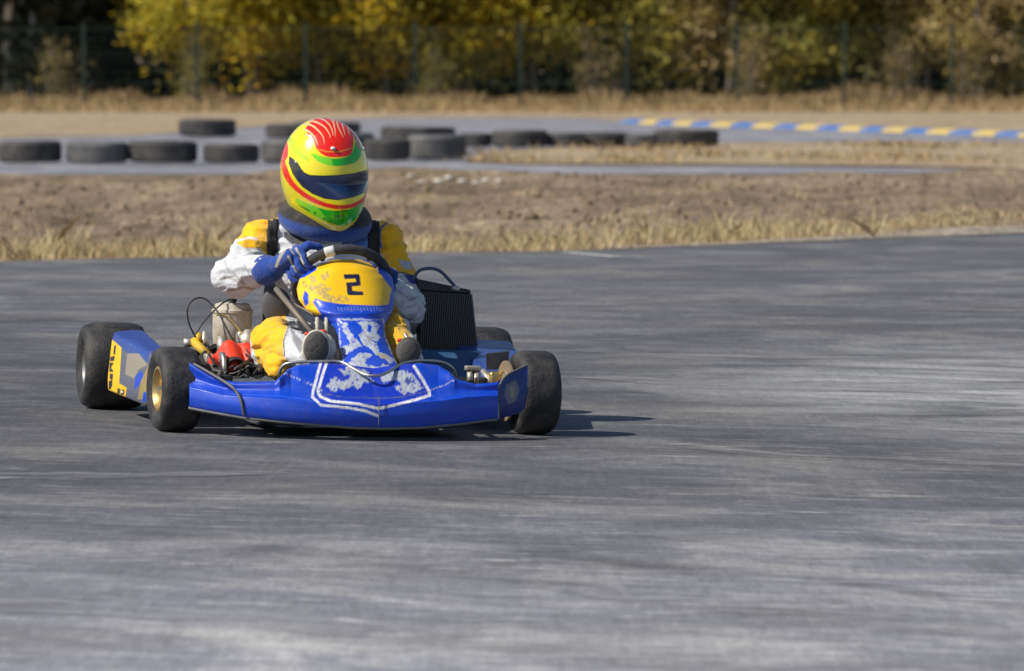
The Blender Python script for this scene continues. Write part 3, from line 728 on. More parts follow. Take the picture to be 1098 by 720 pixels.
# ================================================================== KART
M_tyre = simple('kart_slick_rubber', (.020, .020, .023), .55, dirt=.7, dirtcol=(.10, .09, .08), dscale=14, bmp=.35, bscale=70)
M_gold = simple('gold_magnesium', (.72, .52, .22), .3, 1.0, dirt=.4, dscale=25)
M_steel = simple('worn_steel', (.5, .5, .5), .35, 1.0, dirt=.5, dirtcol=(.2, .17, .12), dscale=30)
M_blk = simple('black_plastic', (.018, .018, .02), .45, dirt=.4, dscale=20)
M_dark = simple('dark_metal', (.05, .05, .055), .45, .7, dirt=.4, dscale=25)
M_grey = simple('grey_plastic', (.13, .135, .15), .5, dirt=.4, dscale=20)
M_alu = simple('dirty_aluminium', (.55, .53, .48), .45, .8, dirt=.6, dirtcol=(.25, .2, .1), dscale=22)
M_can = simple('stained_beige_casing', (.52, .49, .42), .6, 0, dirt=.75, dirtcol=(.28, .2, .07), dscale=16, bmp=.3, bscale=30)
M_red = simple('red_airbox_plastic', (.88, .05, .012), .35, coat=.3, dirt=.15, dscale=20)
M_yel = simple('yellow_plastic', (.7, .45, .02), .5, dirt=.5, dscale=25)
M_panel = painted('printed_bodywork', .36, .22, .16, scratch=.28)
M_suit = painted('race_suit_fabric', .85, 0, .42, (.30, .29, .29), 15, .25, .6, 34, .15)
M_glove = painted('glove_fabric', .8, 0, .3, (.2, .18, .15), 25, 0, .3, 120, .2)
M_helm = painted('helmet_gloss_paint', .12, 1.0, .04, scratch=0)
M_beige = simple('beige_leather', (.6, .53, .42), .6, dirt=.4, dscale=25)
M_sole = simple('rubber_sole', (.10, .095, .09), .8, dirt=.5, dscale=30, bmp=.4, bscale=90)
kart = empty('racing_kart', KM); tag(kart, 'blue racing kart with yellow number 2 plate cornering on the grey track', 'kart')
def wheel(x, y, rad, wd, steer, lab, rr):
    wr = empty('wheel', KM, (0, 0, 0)); OFF[wr.name] = Vector()
    wr.parent = kart; wr.matrix_parent_inverse = Matrix(); wr.location = (x, y, rad); wr.rotation_euler = (0, 0, steer); wr.matrix_world = KM @ Matrix.Translation((x, y, rad)) @ Matrix.Rotation(steer, 4, 'Z')
    wr['label'] = lab
    h = wd/2
    prof = [(-h*.80, rr), (-h*.86, rr+.008), (-h*.97, rr+(rad-rr)*.35), (-h*1.0, rr+(rad-rr)*.6), (-h*.93, rr+(rad-rr)*.82), (-h*.78, rad-.005), (-h*.55, rad-.0005), (0, rad), (h*.55, rad-.0005), (h*.78, rad-.005), (h*.93, rr+(rad-rr)*.82), (h*1.0, rr+(rad-rr)*.6), (h*.97, rr+(rad-rr)*.35), (h*.86, rr+.008), (h*.80, rr), (h*.6, rr-.002), (-h*.6, rr-.002)]
    bm = bmesh.new(); add_lathe(bm, prof, Matrix(), 96, True); me = bm2me(bm); o = bpy.data.objects.new('tyre', me); COL.objects.link(o); o.parent = wr; me.materials.append(M_tyre); me.polygons.foreach_set('use_smooth', [True]*len(me.polygons))
    bm = bmesh.new()
    rp = [(-h*.84, rr+.004), (-h*.86, rr-.004), (-h*.70, rr-.010), (-h*.5, rr-.016), (0, rr-.018), (h*.5, rr-.016), (h*.70, rr-.010), (h*.86, rr-.004), (h*.84, rr+.004), (h*.5, rr-.006), (0, rr-.012), (-h*.5, rr-.006)]
    add_lathe(bm, rp, Matrix(), 64, True)
    # dish with three spokes and hub
    for k in range(3):
        a = k*2*math.pi/3+.4; M = Matrix.Rotation(a, 4, 'X')
        add_hex(bm, [M @ Vector(p) for p in ((-.02, -.014, .018), (.0, -.014, .018), (.0, .014, .018), (-.02, .014, .018), (-.02-h*.2, -.02, rr-.015), (-h*.2, -.02, rr-.015), (-h*.2, .02, rr-.015), (-.02-h*.2, .02, rr-.015))])
        add_lathe(bm, [(-.032, 0.0005), (-.032, .006), (-.02, .006), (-.02, .0005)], Matrix.Rotation(a+.5, 4, 'X') @ Matrix.Translation((0, 0, .026)), 8, False)
    add_lathe(bm, [(-.03, .002), (-.03, .034), (-.022, .038), (h*.9, .030), (h*.9, .002)], Matrix(), 32, False)
    me = bm2me(bm); o = bpy.data.objects.new('rim', me); COL.objects.link(o); o.parent = wr; me.materials.append(M_gold if y < .5 else M_steel); me.polygons.foreach_set('use_smooth', [True]*len(me.polygons)); autosmooth(me, 40)
    bm = bmesh.new(); add_lathe(bm, [(-.05, .001), (-.05, .010), (-.03, .012), (-.03, .001)], Matrix(), 6, False)
    me = bm2me(bm); o = bpy.data.objects.new('hub_nut', me); COL.objects.link(o); o.parent = wr; me.materials.append(M_steel)
    return wr
wheel(-.56, 0, .130, .128, R(5), 'front wheel beside the yellow and blue side pod', .066)
wheel(.565, 0, .130, .128, R(3), 'front wheel behind the bumper winglet', .066)
wheel(-.605, 1.05, .140, .205, 0, 'rear wheel on the side of the yellow sticker', .068)
wheel(.605, 1.05, .140, .205, 0, 'rear wheel behind the radiator', .068)
# --- front bumper
def interp(tab, x):
    if x <= tab[0][0]: return tab[0][1]
    for (a, va), (b, vb) in zip(tab[:-1], tab[1:]):
        if x <= b: t = (x-a)/(b-a); return va+(vb-va)*t
    return tab[-1][1]
TOPT = [(203, 389), (215, 396), (225, 402), (240, 408), (255, 410), (295, 409), (303, 402), (309, 396), (320, 391.5), (345, 389.5), (370, 391), (400, 395), (430, 391), (450, 389.5), (470, 392), (482, 399), (490, 407), (510, 412), (534, 410)]
BOTT = [(203, 437), (230, 442), (262, 447.5), (300, 451.5), (340, 455), (380, 458), (410, 459), (450, 458), (490, 454.5), (520, 450.5), (534, 449)]
CRT = [(203, 415), (240, 424), (300, 428), (340, 431), (410, 434), (470, 430), (500, 426), (534, 424)]
DEPT = [(203, .035), (240, .05), (300, .07), (312, .15), (340, .18), (400, .18), (470, .15), (487, .08), (534, .05)]
def byl(px): s = abs((px-400)/190); return -.37 + .21*s**2.3
def loft_cols(cols, nv=46):
    bm = bmesh.new(); grid = []
    for ctrl in cols:    # list of Vector control points bottom->top
        p = smoothpath(ctrl, max(2, nv//(len(ctrl)-1))); grid.append([bm.verts.new(q) for q in p])
    for a, b in zip(grid[:-1], grid[1:]):
        for k in range(len(a)-1): bm.faces.new((a[k], b[k], b[k+1], a[k+1]))
    return bm2me(bm, normals=False)
def face_front(me):
    s = sum(p.normal.y*p.area for p in me.polygons)
    if s > 0: me.flip_normals()
    return me
cols = []
for px in np.arange(203, 534.6, .6):
    y0 = byl(px); t, b, c, dp = (interp(T, px) for T in (TOPT, BOTT, CRT, DEPT))
    g = smooth_t = t
    cols.append([K(px, b+.5, y0+.05), K(px, b, y0+.006), K(px, (b*.55+c*.45), y0-.008), K(px, c+1.6, y0-.004), K(px, c, y0+.0005), K(px, c-1.8, y0+.010+dp*.06), K(px, c*.62+t*.38-1, y0+.03+dp*.25), K(px, t+3, y0+dp*.8), K(px, t, y0+dp)])
me = face_front(loft_cols(cols, 96))
S = lambda pts: Z(300, 330, 4.8, pts)
lay = []
lay.append((S([(205, 285), (690, 285), (790, 440), (760, 470), (510, 540), (180, 480)]), (.003, .034, .48)))
outer = S([(210, 288), (172, 425), (168, 462), (212, 502), (350, 515), (440, 532), (505, 558)]); inner = S([(240, 285), (196, 428), (208, 458), (262, 482), (400, 496), (510, 520), (600, 500), (700, 474), (772, 452), (768, 430), (735, 370), (690, 300)])
lay.append((strip(outer, 2.8), WHITE)); lay.append((strip(inner, 3.0), WHITE))
lay.append((strip(S([(200, 440), (330, 462), (500, 468), (640, 458), (770, 430)]), .8), (.1, .12, .2)))
lay.append((S([(300, 318), (345, 305), (335, 285), (400, 315), (470, 330), (450, 352), (485, 382), (432, 388), (400, 425), (375, 400), (330, 425), (300, 415), (290, 435), (250, 434), (258, 415), (235, 405), (262, 385), (255, 372), (290, 362), (322, 378), (352, 372), (368, 350), (330, 345)]), SILVER))
lay.append((S([(515, 365), (545, 340), (600, 328), (650, 322), (690, 350), (722, 390), (742, 412), (705, 425), (690, 445), (655, 432), (640, 450), (605, 430), (590, 405), (622, 402), (615, 380), (585, 372), (560, 385), (530, 385)]), SILVER))
lay.append((S([(655, 355), (680, 380), (660, 400), (640, 380)]), (.05, .08, .3)))
lay.append((strip([(304, 400), (330, 411), (345, 419)], 1.0), SILVER)); lay.append((strip([(487, 408), (474, 414), (462, 419)], .9), SILVER))
lay.append((strip([(250, 423), (300, 425), (332, 429)], 1.2), (.02, .10, .75)))  # brighter blue line: highlight painted along the crease
paint(me, BLUE, lay, back=(.01, .02, .1))
bumper = link('front_bumper', solid(me, .004, -1), M_panel, kart)
tube('edge_trim', [K(208, 390.5, byl(208)+.03), K(225, 400, byl(225)+.025), K(246, 413, byl(246)+.0), K(254, 421, byl(254)-.006), K(259, 432, byl(259)-.014), K(261.5, 445, byl(261)-.004)], .0045, M_grey, bumper, 8, 6)
bl = [K(px, interp(BOTT, px)+.6, byl(px)+.01) for px in np.arange(203, 534, 6)]
tube('bottom_lip', bl, .0055, simple('scuffed_grey_lip', (.16, .165, .17), .6, dirt=.6, dscale=25), bumper, 8, 2)
tube('centre_seam', [K(406.5, 426, byl(407)-.006), K(406.5, 440, byl(407)-.012), K(406, 456, byl(406)-.004)], .0016, M_grey, bumper, 6, 4)
# winglet at the kart's left end
cols = []
WT = [(533, 409.5), (545, 402), (556, 396.5), (566, 392)]; WB = [(533, 449.5), (545, 447), (557, 443), (563, 438), (566, 420)]
for px in np.arange(533, 566.2, .7):
    t, b = interp(WT, px), interp(WB, px); u = (px-533)/33; y = -.215+.05*u
    cols.append([K(px, b, y+.01), K(px, b*.75+t*.25, y-.004), K(px, (t+b)/2, y), K(px, t*.75+b*.25, y+.004), K(px, t, y+.012)])
me = face_front(loft_cols(cols, 40))
paint(me, (.008, .03, .22), [([(543, 412), (553, 408), (557, 418), (553, 430), (545, 434), (541, 424)], (.16, .17, .22)), ([(547, 415), (552, 414), (551, 426), (547, 428)], (.3, .27, .25))], back=(.01, .02, .1))  # base blue darkened: shade of the right-facing side put into the colour
wl = sub('winglet', solid(me, .004), M_panel, bumper)
tube('winglet_trim', [K(535, 449, -.222), K(534.5, 428, -.228), K(536, 413, -.222), K(545, 401.5, -.206), K(566, 391.5, -.158)], .0032, M_grey, bumper, 8, 6)
tube('nose_bar', [K(299, 402, -.14), K(303, 393, -.15), K(314, 389, -.165), K(345, 387.8, -.18), K(366, 388.5, -.19), K(380, 396, -.235), K(394, 402.5, -.285), K(410, 402, -.285), K(425, 394, -.235), K(436, 389, -.19), K(455, 387, -.17), K(475, 389, -.16), K(486, 396, -.145), K(488, 404, -.13)], .0050, M_steel, kart, 10, 6, label='bright worn tube bending along the top of the bumper')
bm = bmesh.new()
for z in (.045, .10):
    add_tube(bm, smoothpath([(-.30, .12, z), (-.30, -.13, z), (-.24, -.25, z), (0, -.27, z), (.26, -.25, z), (.30, -.13, z), (.30, .12, z)], 6), .009, 10)
link('bumper_bars', bm2me(bm), M_dark, kart)
# --- nassau (front fairing)
rows = [(278.6, 361, 386, .30), (280, 350, 394, .297), (283, 342, 400, .29), (289, 331, 413.5, .272), (298, 321.5, 420.5, .245), (310, 318, 423, .21), (322, 320, 422.5, .17), (332, 328, 421.5, .14), (340, 341, 418, .115), (347, 354, 413, .09), (353, 360, 412, .065), (362, 362.5, 414, .025), (372, 364, 418, -.02), (382, 366.5, 422, -.08), (390, 367, 426, -.14), (399, 373, 428, -.20)]
bm = bmesh.new(); grid = []
ys_ = [r[0] for r in rows]
fine = np.concatenate([np.arange(278.6, 282, .35), np.arange(282, 399, .8)])
for y in fine:
    l = interp([(r[0], r[1]) for r in rows], y); r_ = interp([(r[0], r[2]) for r in rows], y); yl = interp([(r[0], r[3]) for r in rows], y)
    head = 1 - sstep(335, 355, y); row = []
    for k in range(111):
        s = -1 + 2*k/110; px = (l+r_)/2 + (r_-l)/2*math.sin(s*math.pi/2)**1 if False else l+(r_-l)*(s+1)/2
        e = abs(s); back = (.10*head+.05*(1-head))*e**3.2 + (.02 if y < 283 else 0)*0
        topb = .035*(1-sstep(278.6, 288, y))
        row.append(bm.verts.new(K(px, y, yl + back + topb - .012*head*math.exp(-((y-336)/4)**2))))
    grid.append(row)
for a, b in zip(grid[:-1], grid[1:]):
    for k in range(110): bm.faces.new((a[k], a[k+1], b[k+1], b[k]))
me = face_front(bm2me(bm, normals=False))
T2 = lambda pts: Z(220, 240, 4.5, pts)
lay = []
lay.append((T2([(548, 197), (600, 178), (640, 170), (740, 172), (795, 190), (812, 205), (850, 250), (900, 315), (884, 390), (840, 397), (690, 390), (595, 382), (530, 360), (520, 380), (560, 440), (530, 445), (460, 395), (440, 330), (445, 275), (500, 240)]), YEL))
lay.append((T2([(500, 215), (545, 193), (535, 225), (480, 258), (452, 268)]), BLUE))
lay.append((T2([(480, 320), (498, 340), (500, 385), (482, 400), (470, 360)]), BLUE))
lay.append((T2([(530, 365), (560, 372), (680, 392), (880, 396), (905, 385), (905, 470), (640, 470), (580, 450), (545, 420)]), BLUE))
lay.append((T2([(640, 255), (665, 255), (640, 290), (655, 310), (620, 330), (600, 300)][:0] or [(500, 255), (530, 250), (540, 275), (515, 290)]), (.55, .40, .12)))
for q in ([(500, 300), (560, 290), (600, 310), (620, 345), (680, 350), (700, 375), (640, 378), (590, 372), (540, 345), (510, 330)], [(560, 240), (600, 235), (595, 260), (570, 270)], [(470, 280), (490, 275), (495, 300), (475, 310)]): lay.append((T2(q), PLATED))
lay.append((strip(T2([(640, 462), (860, 462)]), 1.4), SILVER)); lay.append((strip(T2([(640, 462), (655, 600), (672, 690)]), 1.3), SILVER)); lay.append((strip(T2([(860, 462), (868, 545), (935, 700)]), 1.5), SILVER))
S2 = S
lay.append((S2([(318, 80), (345, 76), (352, 110), (382, 150), (402, 172), (428, 200), (400, 205), (372, 222), (345, 240), (326, 236), (325, 200), (362, 188), (345, 150), (325, 120)]), SILVER))
lay.append((S2([(400, 75), (440, 68), (500, 75), (515, 100), (500, 130), (520, 150), (498, 190), (512, 225), (550, 238), (592, 272), (565, 292), (545, 262), (500, 245), (470, 215), (430, 190), (405, 140), (430, 120), (420, 95)]), SILVER))
lay.append((S2([(345, 290), (375, 262), (400, 240), (445, 230), (482, 245), (450, 262), (440, 285), (470, 300), (510, 310), (535, 290), (560, 300), (520, 335), (470, 350), (430, 330), (400, 345), (360, 320)]), SILVER))
lay.append((S2([(455, 85), (475, 95), (468, 130), (450, 120)]), BLUE)); lay.append((S2([(440, 140), (470, 150), (480, 175), (455, 170)]), (.30, .30, .32))); lay.append((S2([(498, 232), (540, 240), (560, 262), (520, 262)]), (.45, .38, .25)))
for k in range(16): lay.append((strip(T2([(640+k*15.5, 402 + 3*math.sin(k)), (646+k*15.5, 420+3*math.sin(k*2))]), .9), (.20, .27, .5)))
NB = (.010, .012, .045)
num = [[(668, 248), (700, 243), (700, 262), (672, 266)], [(668, 245), (742, 243), (750, 264), (672, 268)], [(724, 245), (746, 250), (750, 296), (730, 296)], [(680, 284), (750, 280), (750, 300), (684, 305)], [(680, 284), (706, 286), (712, 342), (686, 340)], [(684, 322), (762, 328), (764, 346), (690, 346)]]
lay.append(([T2(q) for q in num], NB))
paint(me, BLUE, lay, back=(.01, .02, .1))
nas = link('front_fairing', solid(me, .004), M_panel, kart); nas['label'] = 'number plate fairing, yellow with a black 2 above a blue and silver neck'
# --- side pods
def pod(sg, lab):
    bm = bmesh.new(); grid = []
    for j in range(240):
        t = j/239; y = .17+.62*t; ro = .615+.045*t; xi = .535 if sg < 0 else .44; top = (.225+.045*t) if sg < 0 else (.185+.07*t); bot = .055+.015*t
        ctrl = [(xi, bot+.02), (xi+.02, bot), (ro-.01, bot+.005), (ro+.004, bot+.03), (ro, (bot+top)/2), (ro-.010, top-.015), (ro-.03, top), (xi+.02, top+.004), (xi, top-.02)]
        k = 1 - .35*(1-sstep(0, .08, t)) - .2*sstep(.92, 1, t)
        cx, cz = (xi+ro)/2, (bot+top)/2
        row = smoothpath([Vector((sg*(cx+(a-cx)*k), y, cz+(b-cz)*k)) for a, b in ctrl], 26); grid.append([bm.verts.new(p) for p in row])
    n = len(grid[0])
    for a, b in zip(grid[:-1], grid[1:]):
        for k in range(n-1): bm.faces.new((a[k], a[k+1], b[k+1], b[k]))
        bm.faces.new((a[n-1], a[0], b[0], b[n-1]))
    bm.faces.new(grid[0]); bm.faces.new(grid[-1][::-1]); me = bm2me(bm)
    if sg < 0:
        U = lambda pts: Z(70, 330, 4.066, pts)
        lay = [(U([(205, 150), (375, 190), (375, 430), (225, 400), (170, 370)]), (.11, .12, .17)), (U([(208, 135), (300, 140), (370, 190), (360, 240), (300, 215), (250, 185)]), (.02, .06, .30)),
               (U([(270, 200), (320, 200), (340, 225), (360, 250), (320, 270), (300, 310), (260, 290), (265, 250)]), (.30, .27, .22)),
               (U([(205, 140), (245, 175), (235, 330), (268, 350), (262, 392), (175, 375), (170, 340), (185, 230), (190, 160)]), YEL),
               (U([(305, 300), (330, 275), (345, 300), (320, 340), (300, 360)]), BLUE), (U([(330, 320), (362, 250), (368, 330), (345, 400), (315, 400)]), (.32, .24, .08)), (U([(340, 370), (352, 365), (352, 410), (335, 410)]), BLUE)]
        bar = [[(213, 165), (222, 165), (218, 205), (209, 205)], [(196, 215), (216, 210), (214, 232), (195, 236)], [(193, 240), (212, 240), (200, 262), (212, 280), (192, 282)], [(194, 288), (209, 288), (207, 312), (192, 312)], [(190, 318), (204, 318), (200, 356), (188, 356)], [(200, 300), (206, 300), (205, 345), (199, 345)], [(228, 352), (240, 354), (238, 378), (226, 374)], [(244, 358), (258, 360), (256, 382), (242, 380)]]
        lay.append(([U(q) for q in bar], (.02, .02, .02)))
        lay.append(([U([(244, 362), (252, 364), (251, 372), (243, 370)])], WHITE))
        paint(me, (.012, .035, .25), lay)
    else: paint(me, (.02, .06, .26), [])
    o = link('side_pod', me, M_panel, kart); o['label'] = lab; autosmooth(me, 50)
pod(-1, 'side pod with a yellow sticker and peeling blue print'); pod(1, 'dark blue side pod behind the winglet')
# --- chassis, floor, axle
bm = bmesh.new()
for x in (-.29, .29): add_tube(bm, smoothpath([(x*.95, -.16, .05), (x, .1, .05), (x*1.12, .4, .05), (x*1.12, .8, .05), (x*1.1, 1.15, .055)], 5), .015, 10)
for y, x in ((-.05, .29), (.32, .31), (.95, .32), (1.14, .32)): add_tube(bm, [(-x, y, .05), (x, y, .05)], .014, 10)
for sg in (-1, 1): add_tube(bm, [(sg*.3, .2, .06), (sg*.55, .25, .09), (sg*.58, .7, .09), (sg*.3, .75, .06)], .01, 8)
for sg in (-1, 1): add_tube(bm, [(sg*.29, -.02, .06), (sg*.40, 0, .10), (sg*.46, 0, .13)], .016, 8)
link('chassis_frame', bm2me(bm), M_dark, kart)
bm = bmesh.new(); add_box(bm, (0, .12, .03), (.54, .62, .004)); link('floor_tray', bm2me(bm), simple('teal_painted_tray', (.03, .10, .22), .45, dirt=.4), kart, False)
bm = bmesh.new(); add_hex(bm, [K(450, 404, .30), K(514, 404, .30), K(514, 402, .42), K(452, 402, .42), K(452, 377, .44), K(513, 378, .44), K(513, 376, .50), K(453, 375, .50)]); link('radiator_shroud', bm2me(bm), simple('teal_blue_panel', (.02, .085, .20), .5, dirt=.3), kart, False)
tube('rear_axle', [(-.62, 1.05, .14), (.62, 1.05, .14)], .025, M_steel, kart, 14)
bm = bmesh.new(); add_tube(bm, smoothpath([(-.62, 1.27, .15), (-.3, 1.30, .15), (.3, 1.30, .15), (.62, 1.27, .15)], 5), .03, 12); add_tube(bm, [(-.2, 1.14, .06), (-.2, 1.29, .14)], .012); add_tube(bm, [(.2, 1.14, .06), (.2, 1.29, .14)], .012); link('rear_bumper', bm2me(bm), M_blk, kart)
# brake disc + calliper + tie rods by the kart's left front wheel
for sg in (-1, 1):
    bm = bmesh.new(); rd = .094 if sg > 0 else .075; xd = .478 if sg > 0 else .455
    add_lathe(bm, [(-.004, .025), (-.004, rd*.6), (-.007, rd*.64), (-.004, rd*.68), (-.004, rd), (.004, rd), (.004, .025)], Matrix.Translation((sg*xd, 0, .134)) @ Matrix.Rotation(R(4), 4, 'Z'), 48); o = link('brake_disc', bm2me(bm), simple('rusty_gold_disc', (.36, .28, .18), .5, .5, dirt=.6, dirtcol=(.16, .12, .08), dscale=30), kart); autosmooth(o.data)
    bm = bmesh.new(); add_box(bm, (sg*.455, .06, .155), (.04, .05, .07), bev=.008); link('brake_calliper', bm2me(bm), M_gold, kart)
    bm = bmesh.new(); add_tube(bm, [(sg*.03, .07, .11), (sg*.42, .06, .115)], .006, 8); add_tube(bm, [(sg*.42, .065, .10), (sg*.42, .065, .15)], .010, 8); link('tie_rod', bm2me(bm), M_steel, kart)
    bm = bmesh.new(); add_box(bm, (sg*.40, 0, .125), (.035, .04, .10), bev=.006); add_lathe(bm, [(-.03, .001), (-.03, .014), (.12, .012), (.12, .001)], Matrix.Translation((sg*.43, 0, .13)), 16, False); link('stub_axle', bm2me(bm), M_dark, kart)
bm = bmesh.new()
add_tube(bm, [K(504, 397, .12), K(504, 409, .10)], .010, 10); add_tube(bm, [K(511, 399, .12), K(511, 411, .10)], .011, 10); add_tube(bm, [K(518, 398, .10), K(526, 410, .05)], .009, 8); add_box(bm, K(507, 395, .12), (.05, .03, .015), bev=.004)
link('brake_cylinder', bm2me(bm), M_alu, kart)
bm = bmesh.new(); add_hex(bm, [K(522, 402, .20), K(545, 402, .2), K(545, 402, .26), K(522, 402, .26), K(521, 380, .22), K(546, 377, .22), K(546, 376, .27), K(521, 379, .27)]); link('pod_bracket', bm2me(bm), M_dark, kart, False)
# --- steering
SC = K(366, 303, .42); AX = Vector((0, math.cos(R(42)), math.sin(R(42)))); UU = Vector((0, -math.sin(R(42)), math.cos(R(42)))); XX = Vector((1, 0, 0)); SR = .146
def sw(th, r=SR): return SC + XX*(r*math.cos(th)) + UU*(r*math.sin(th))
bm = bmesh.new(); add_tube(bm, [sw(R(k*5)) for k in range(72)], .0155, 14, True)
stw = link('steering_wheel', bm2me(bm), simple('grey_suede_rim', (.035, .035, .042), .85, dirt=.5, dirtcol=(.12, .12, .12), dscale=30), kart)
bm = bmesh.new()
for a in (R(15), R(165), R(270)): add_tube(bm, [sw(a, .03)-AX*.01, sw(a, .14)], .009, 8)
add_lathe(bm, [(-.02, .001), (-.02, .04), (.015, .035), (.015, .001)], Matrix.Translation(SC-AX*.01) @ AX.to_track_quat('X', 'Z').to_matrix().to_4x4(), 24, False)
sub('spokes', bm2me(bm), M_dark, stw)
bm = bmesh.new(); add_tube(bm, [sw(R(a)) for a in (106, 109, 112, 115, 118)], .0168, 14); sub('rim_marker', bm2me(bm), simple('white_tape', (.6, .6, .6), .6), stw)
tube('steering_column', [SC - AX*.02, Vector((0, .02, .06))], .010, M_steel, kart, 10)
bm = bmesh.new(); add_tube(bm, [K(296, 310, .38), K(334, 356, .16)], .009, 8); add_tube(bm, [K(300, 318, .4), K(330, 334, .3), K(362, 352, .12)], .004, 8); add_tube(bm, [K(404, 285, .33), K(410, 330, .2)], .005, 8)
link('fairing_strut', bm2me(bm), simple('brown_grey_strut', (.22, .19, .16), .5, .4, dirt=.5), kart)
# pedals, tank
for px, sg in ((341, -1), (438, 1)):
    b_ = K(px, 400, .02); bm = bmesh.new(); add_tube(bm, [b_, K(px+2*sg, 368, -.01), K(px-4*sg, 358, 0)], .006, 8); add_tube(bm, [K(px-8, 368, -.0), K(px+8, 368, -.0)], .006, 8); link('pedal', bm2me(bm), M_steel, kart)
for px_ in (340, 350):
    bm = bmesh.new(); add_tube(bm, [K(px_, 341, .16), K(px_+.5, 358, .13)], .006, 12); add_tube(bm, [K(px_, 346, .157), K(px_+.1, 348, .153)], .0078, 12); link('reservoir_tube', bm2me(bm), M_can, kart)
bm = bmesh.new(); add_box(bm, K(346.5, 357, .09), (.020, .018, .020), bev=.006); link('pedal_spring_cap', bm2me(bm), M_red, kart)
bm = bmesh.new(); c = K(334, 352, .30); add_box(bm, (c.x, .30, .17), (.15, .22, .16), bev=.025); ft = link('fuel_tank', bm2me(bm), simple('translucent_white_plastic', (.55, .53, .47), .5, dirt=.5), kart); autosmooth(ft.data)
bm = bmesh.new(); add_lathe(bm, [(-.02, .001), (-.02, .028), (.01, .028), (.01, .001)], Matrix.Translation((c.x, .3, .265)) @ Matrix.Rotation(math.pi/2, 4, 'Y'), 20, False); sub('filler_cap', bm2me(bm), M_blk, ft)
# seat shell
bm = bmesh.new(); grid = []
for j in range(26):
    t = j/25; row = []
    # centreline from front of the seat pan up the backrest
    cy = interp([(0, .36), (.35, .62), (.6, .80), (1, .95)], t); cz = interp([(0, .075), (.35, .045), (.6, .12), (1, .42)], t); wd = interp([(0, .17), (.4, .19), (.7, .19), (1, .15)], t); hh = interp([(0, .04), (.35, .17), (.6, .20), (1, .05)], t)
    for k in range(25):
        s = -1+2*k/24; e = abs(s); row.append(bm.verts.new((wd*s*(1-.1*e), cy - hh*.55*e**3*(t > .5) - 0, cz + hh*e**3*(1 if t < .6 else .4))))
    grid.append(row)
for a, b in zip(grid[:-1], grid[1:]):
    for k in range(24): bm.faces.new((a[k], a[k+1], b[k+1], b[k]))
link('seat', solid(bm2me(bm), .005), simple('dark_grey_seat_shell', (.06, .062, .07), .4, dirt=.4, coat=.2), kart)
bm = bmesh.new(); blob(bm, K(296, 327, .52), (.048, .02, .055)); link('seat_pad', bm2me(bm), simple('grey_pad', (.09, .09, .10), .7, dirt=.4), kart)
# --- engine group on the kart's right
eng = bmesh.new()
add_box(eng, (-.37, .78, .11), (.16, .22, .11), bev=.015); add_box(eng, (-.36, .72, .18), (.10, .11, .06), bev=.012)
for k in range(5): add_box(eng, (-.37, .66-.001*k, .07+.02*k), (.17, .012, .008))
engine = link('engine', bm2me(eng), M_dark, kart); autosmooth(engine.data)
cc = K(249, 350, .70); bm = bmesh.new(); MZ = Matrix.Translation((cc.x, cc.y, 0)) @ Matrix.Rotation(-math.pi/2, 4, 'Y')
zb, zt = K(249, 378, .70).z, K(249, 325, .70).z
add_lathe(bm, [(zb, .001), (zb, .05), (zb+.02, .062), (zt-.035, .063), (zt-.030, .067), (zt-.022, .067), (zt-.018, .060), (zt-.004, .055), (zt, .045), (zt, .001)], MZ, 40, False)
cyl = sub('cylinder_cover', bm2me(bm), M_can, engine); autosmooth(cyl.data)
bm = bmesh.new(); add_lathe(bm, [(zt, .001), (zt, .012), (zt+.02, .010), (zt+.02, .001)], MZ, 12, False); add_tube(bm, smoothpath([K(250, 326, .70), K(252, 320, .69), K(247, 318, .68)], 4), .006, 8); sub('spark_cap', bm2me(bm), M_blk, engine)
bm = bmesh.new(); add_lathe(bm, [(0, .001), (0, .024), (.01, .028), (.035, .028), (.04, .02), (.055, .012), (.055, .001)], Matrix.Translation(K(266, 372, .58)) @ Matrix.Rotation(-math.pi/2, 4, 'Y'), 24, False)
add_box(bm, K(262, 362, .6), (.05, .05, .04), bev=.008); add_tube(bm, [K(238, 362, .6), K(238, 378, .58)], .016, 12); sub('carburettor', bm2me(bm), M_alu, engine)
bm = bmesh.new(); capsule(bm, K(246, 374, .52), K(233, 391, .48), .028, .024); capsule(bm, K(246, 374, .50), K(258, 388, .48), .028, .022); capsule(bm, K(233, 391, .48), K(256, 390, .47), .022, .026); capsule(bm, K(246, 374, .50), K(250, 392, .44), .027, .032); add_box(bm, K(232, 389, .48), (.052, .06, .052), bev=.014); add_box(bm, K(264, 381, .53), (.085, .06, .075), Matrix(), bev=.018); add_tube(bm, [K(262, 374, .52), K(272, 390, .46)], [.026, .030], 20)
me = remeshed(bm, .003, 6); airbox = link('airbox', me, M_red, kart); airbox['label'] = 'red moulded airbox with a black intake mouth'
bm = bmesh.new(); add_lathe(bm, [(0, .030), (.012, .033), (.03, .031), (.028, .026), (-.02, .022), (-.03, .001)], Matrix.Translation(K(250.5, 392, .415)) @ Vector((.08, -1, -.25)).to_track_quat('X', 'Z').to_matrix().to_4x4(), 28, False); sub('intake_mouth', bm2me(bm), M_blk, airbox)
bm = bmesh.new(); add_lathe(bm, [(0, .022), (.03, .025), (.034, .019), (-.02, .001)], Matrix.Translation(K(268, 396, .40)) @ Vector((.3, -1, 0)).to_track_quat('X', 'Z').to_matrix().to_4x4(), 24, False); sub('intake_mouth', bm2me(bm), M_blk, airbox)
H = lambda name, pts, r, m, n=8: tube(name, [K(*p) for p in pts], r, m, kart, 8, n)
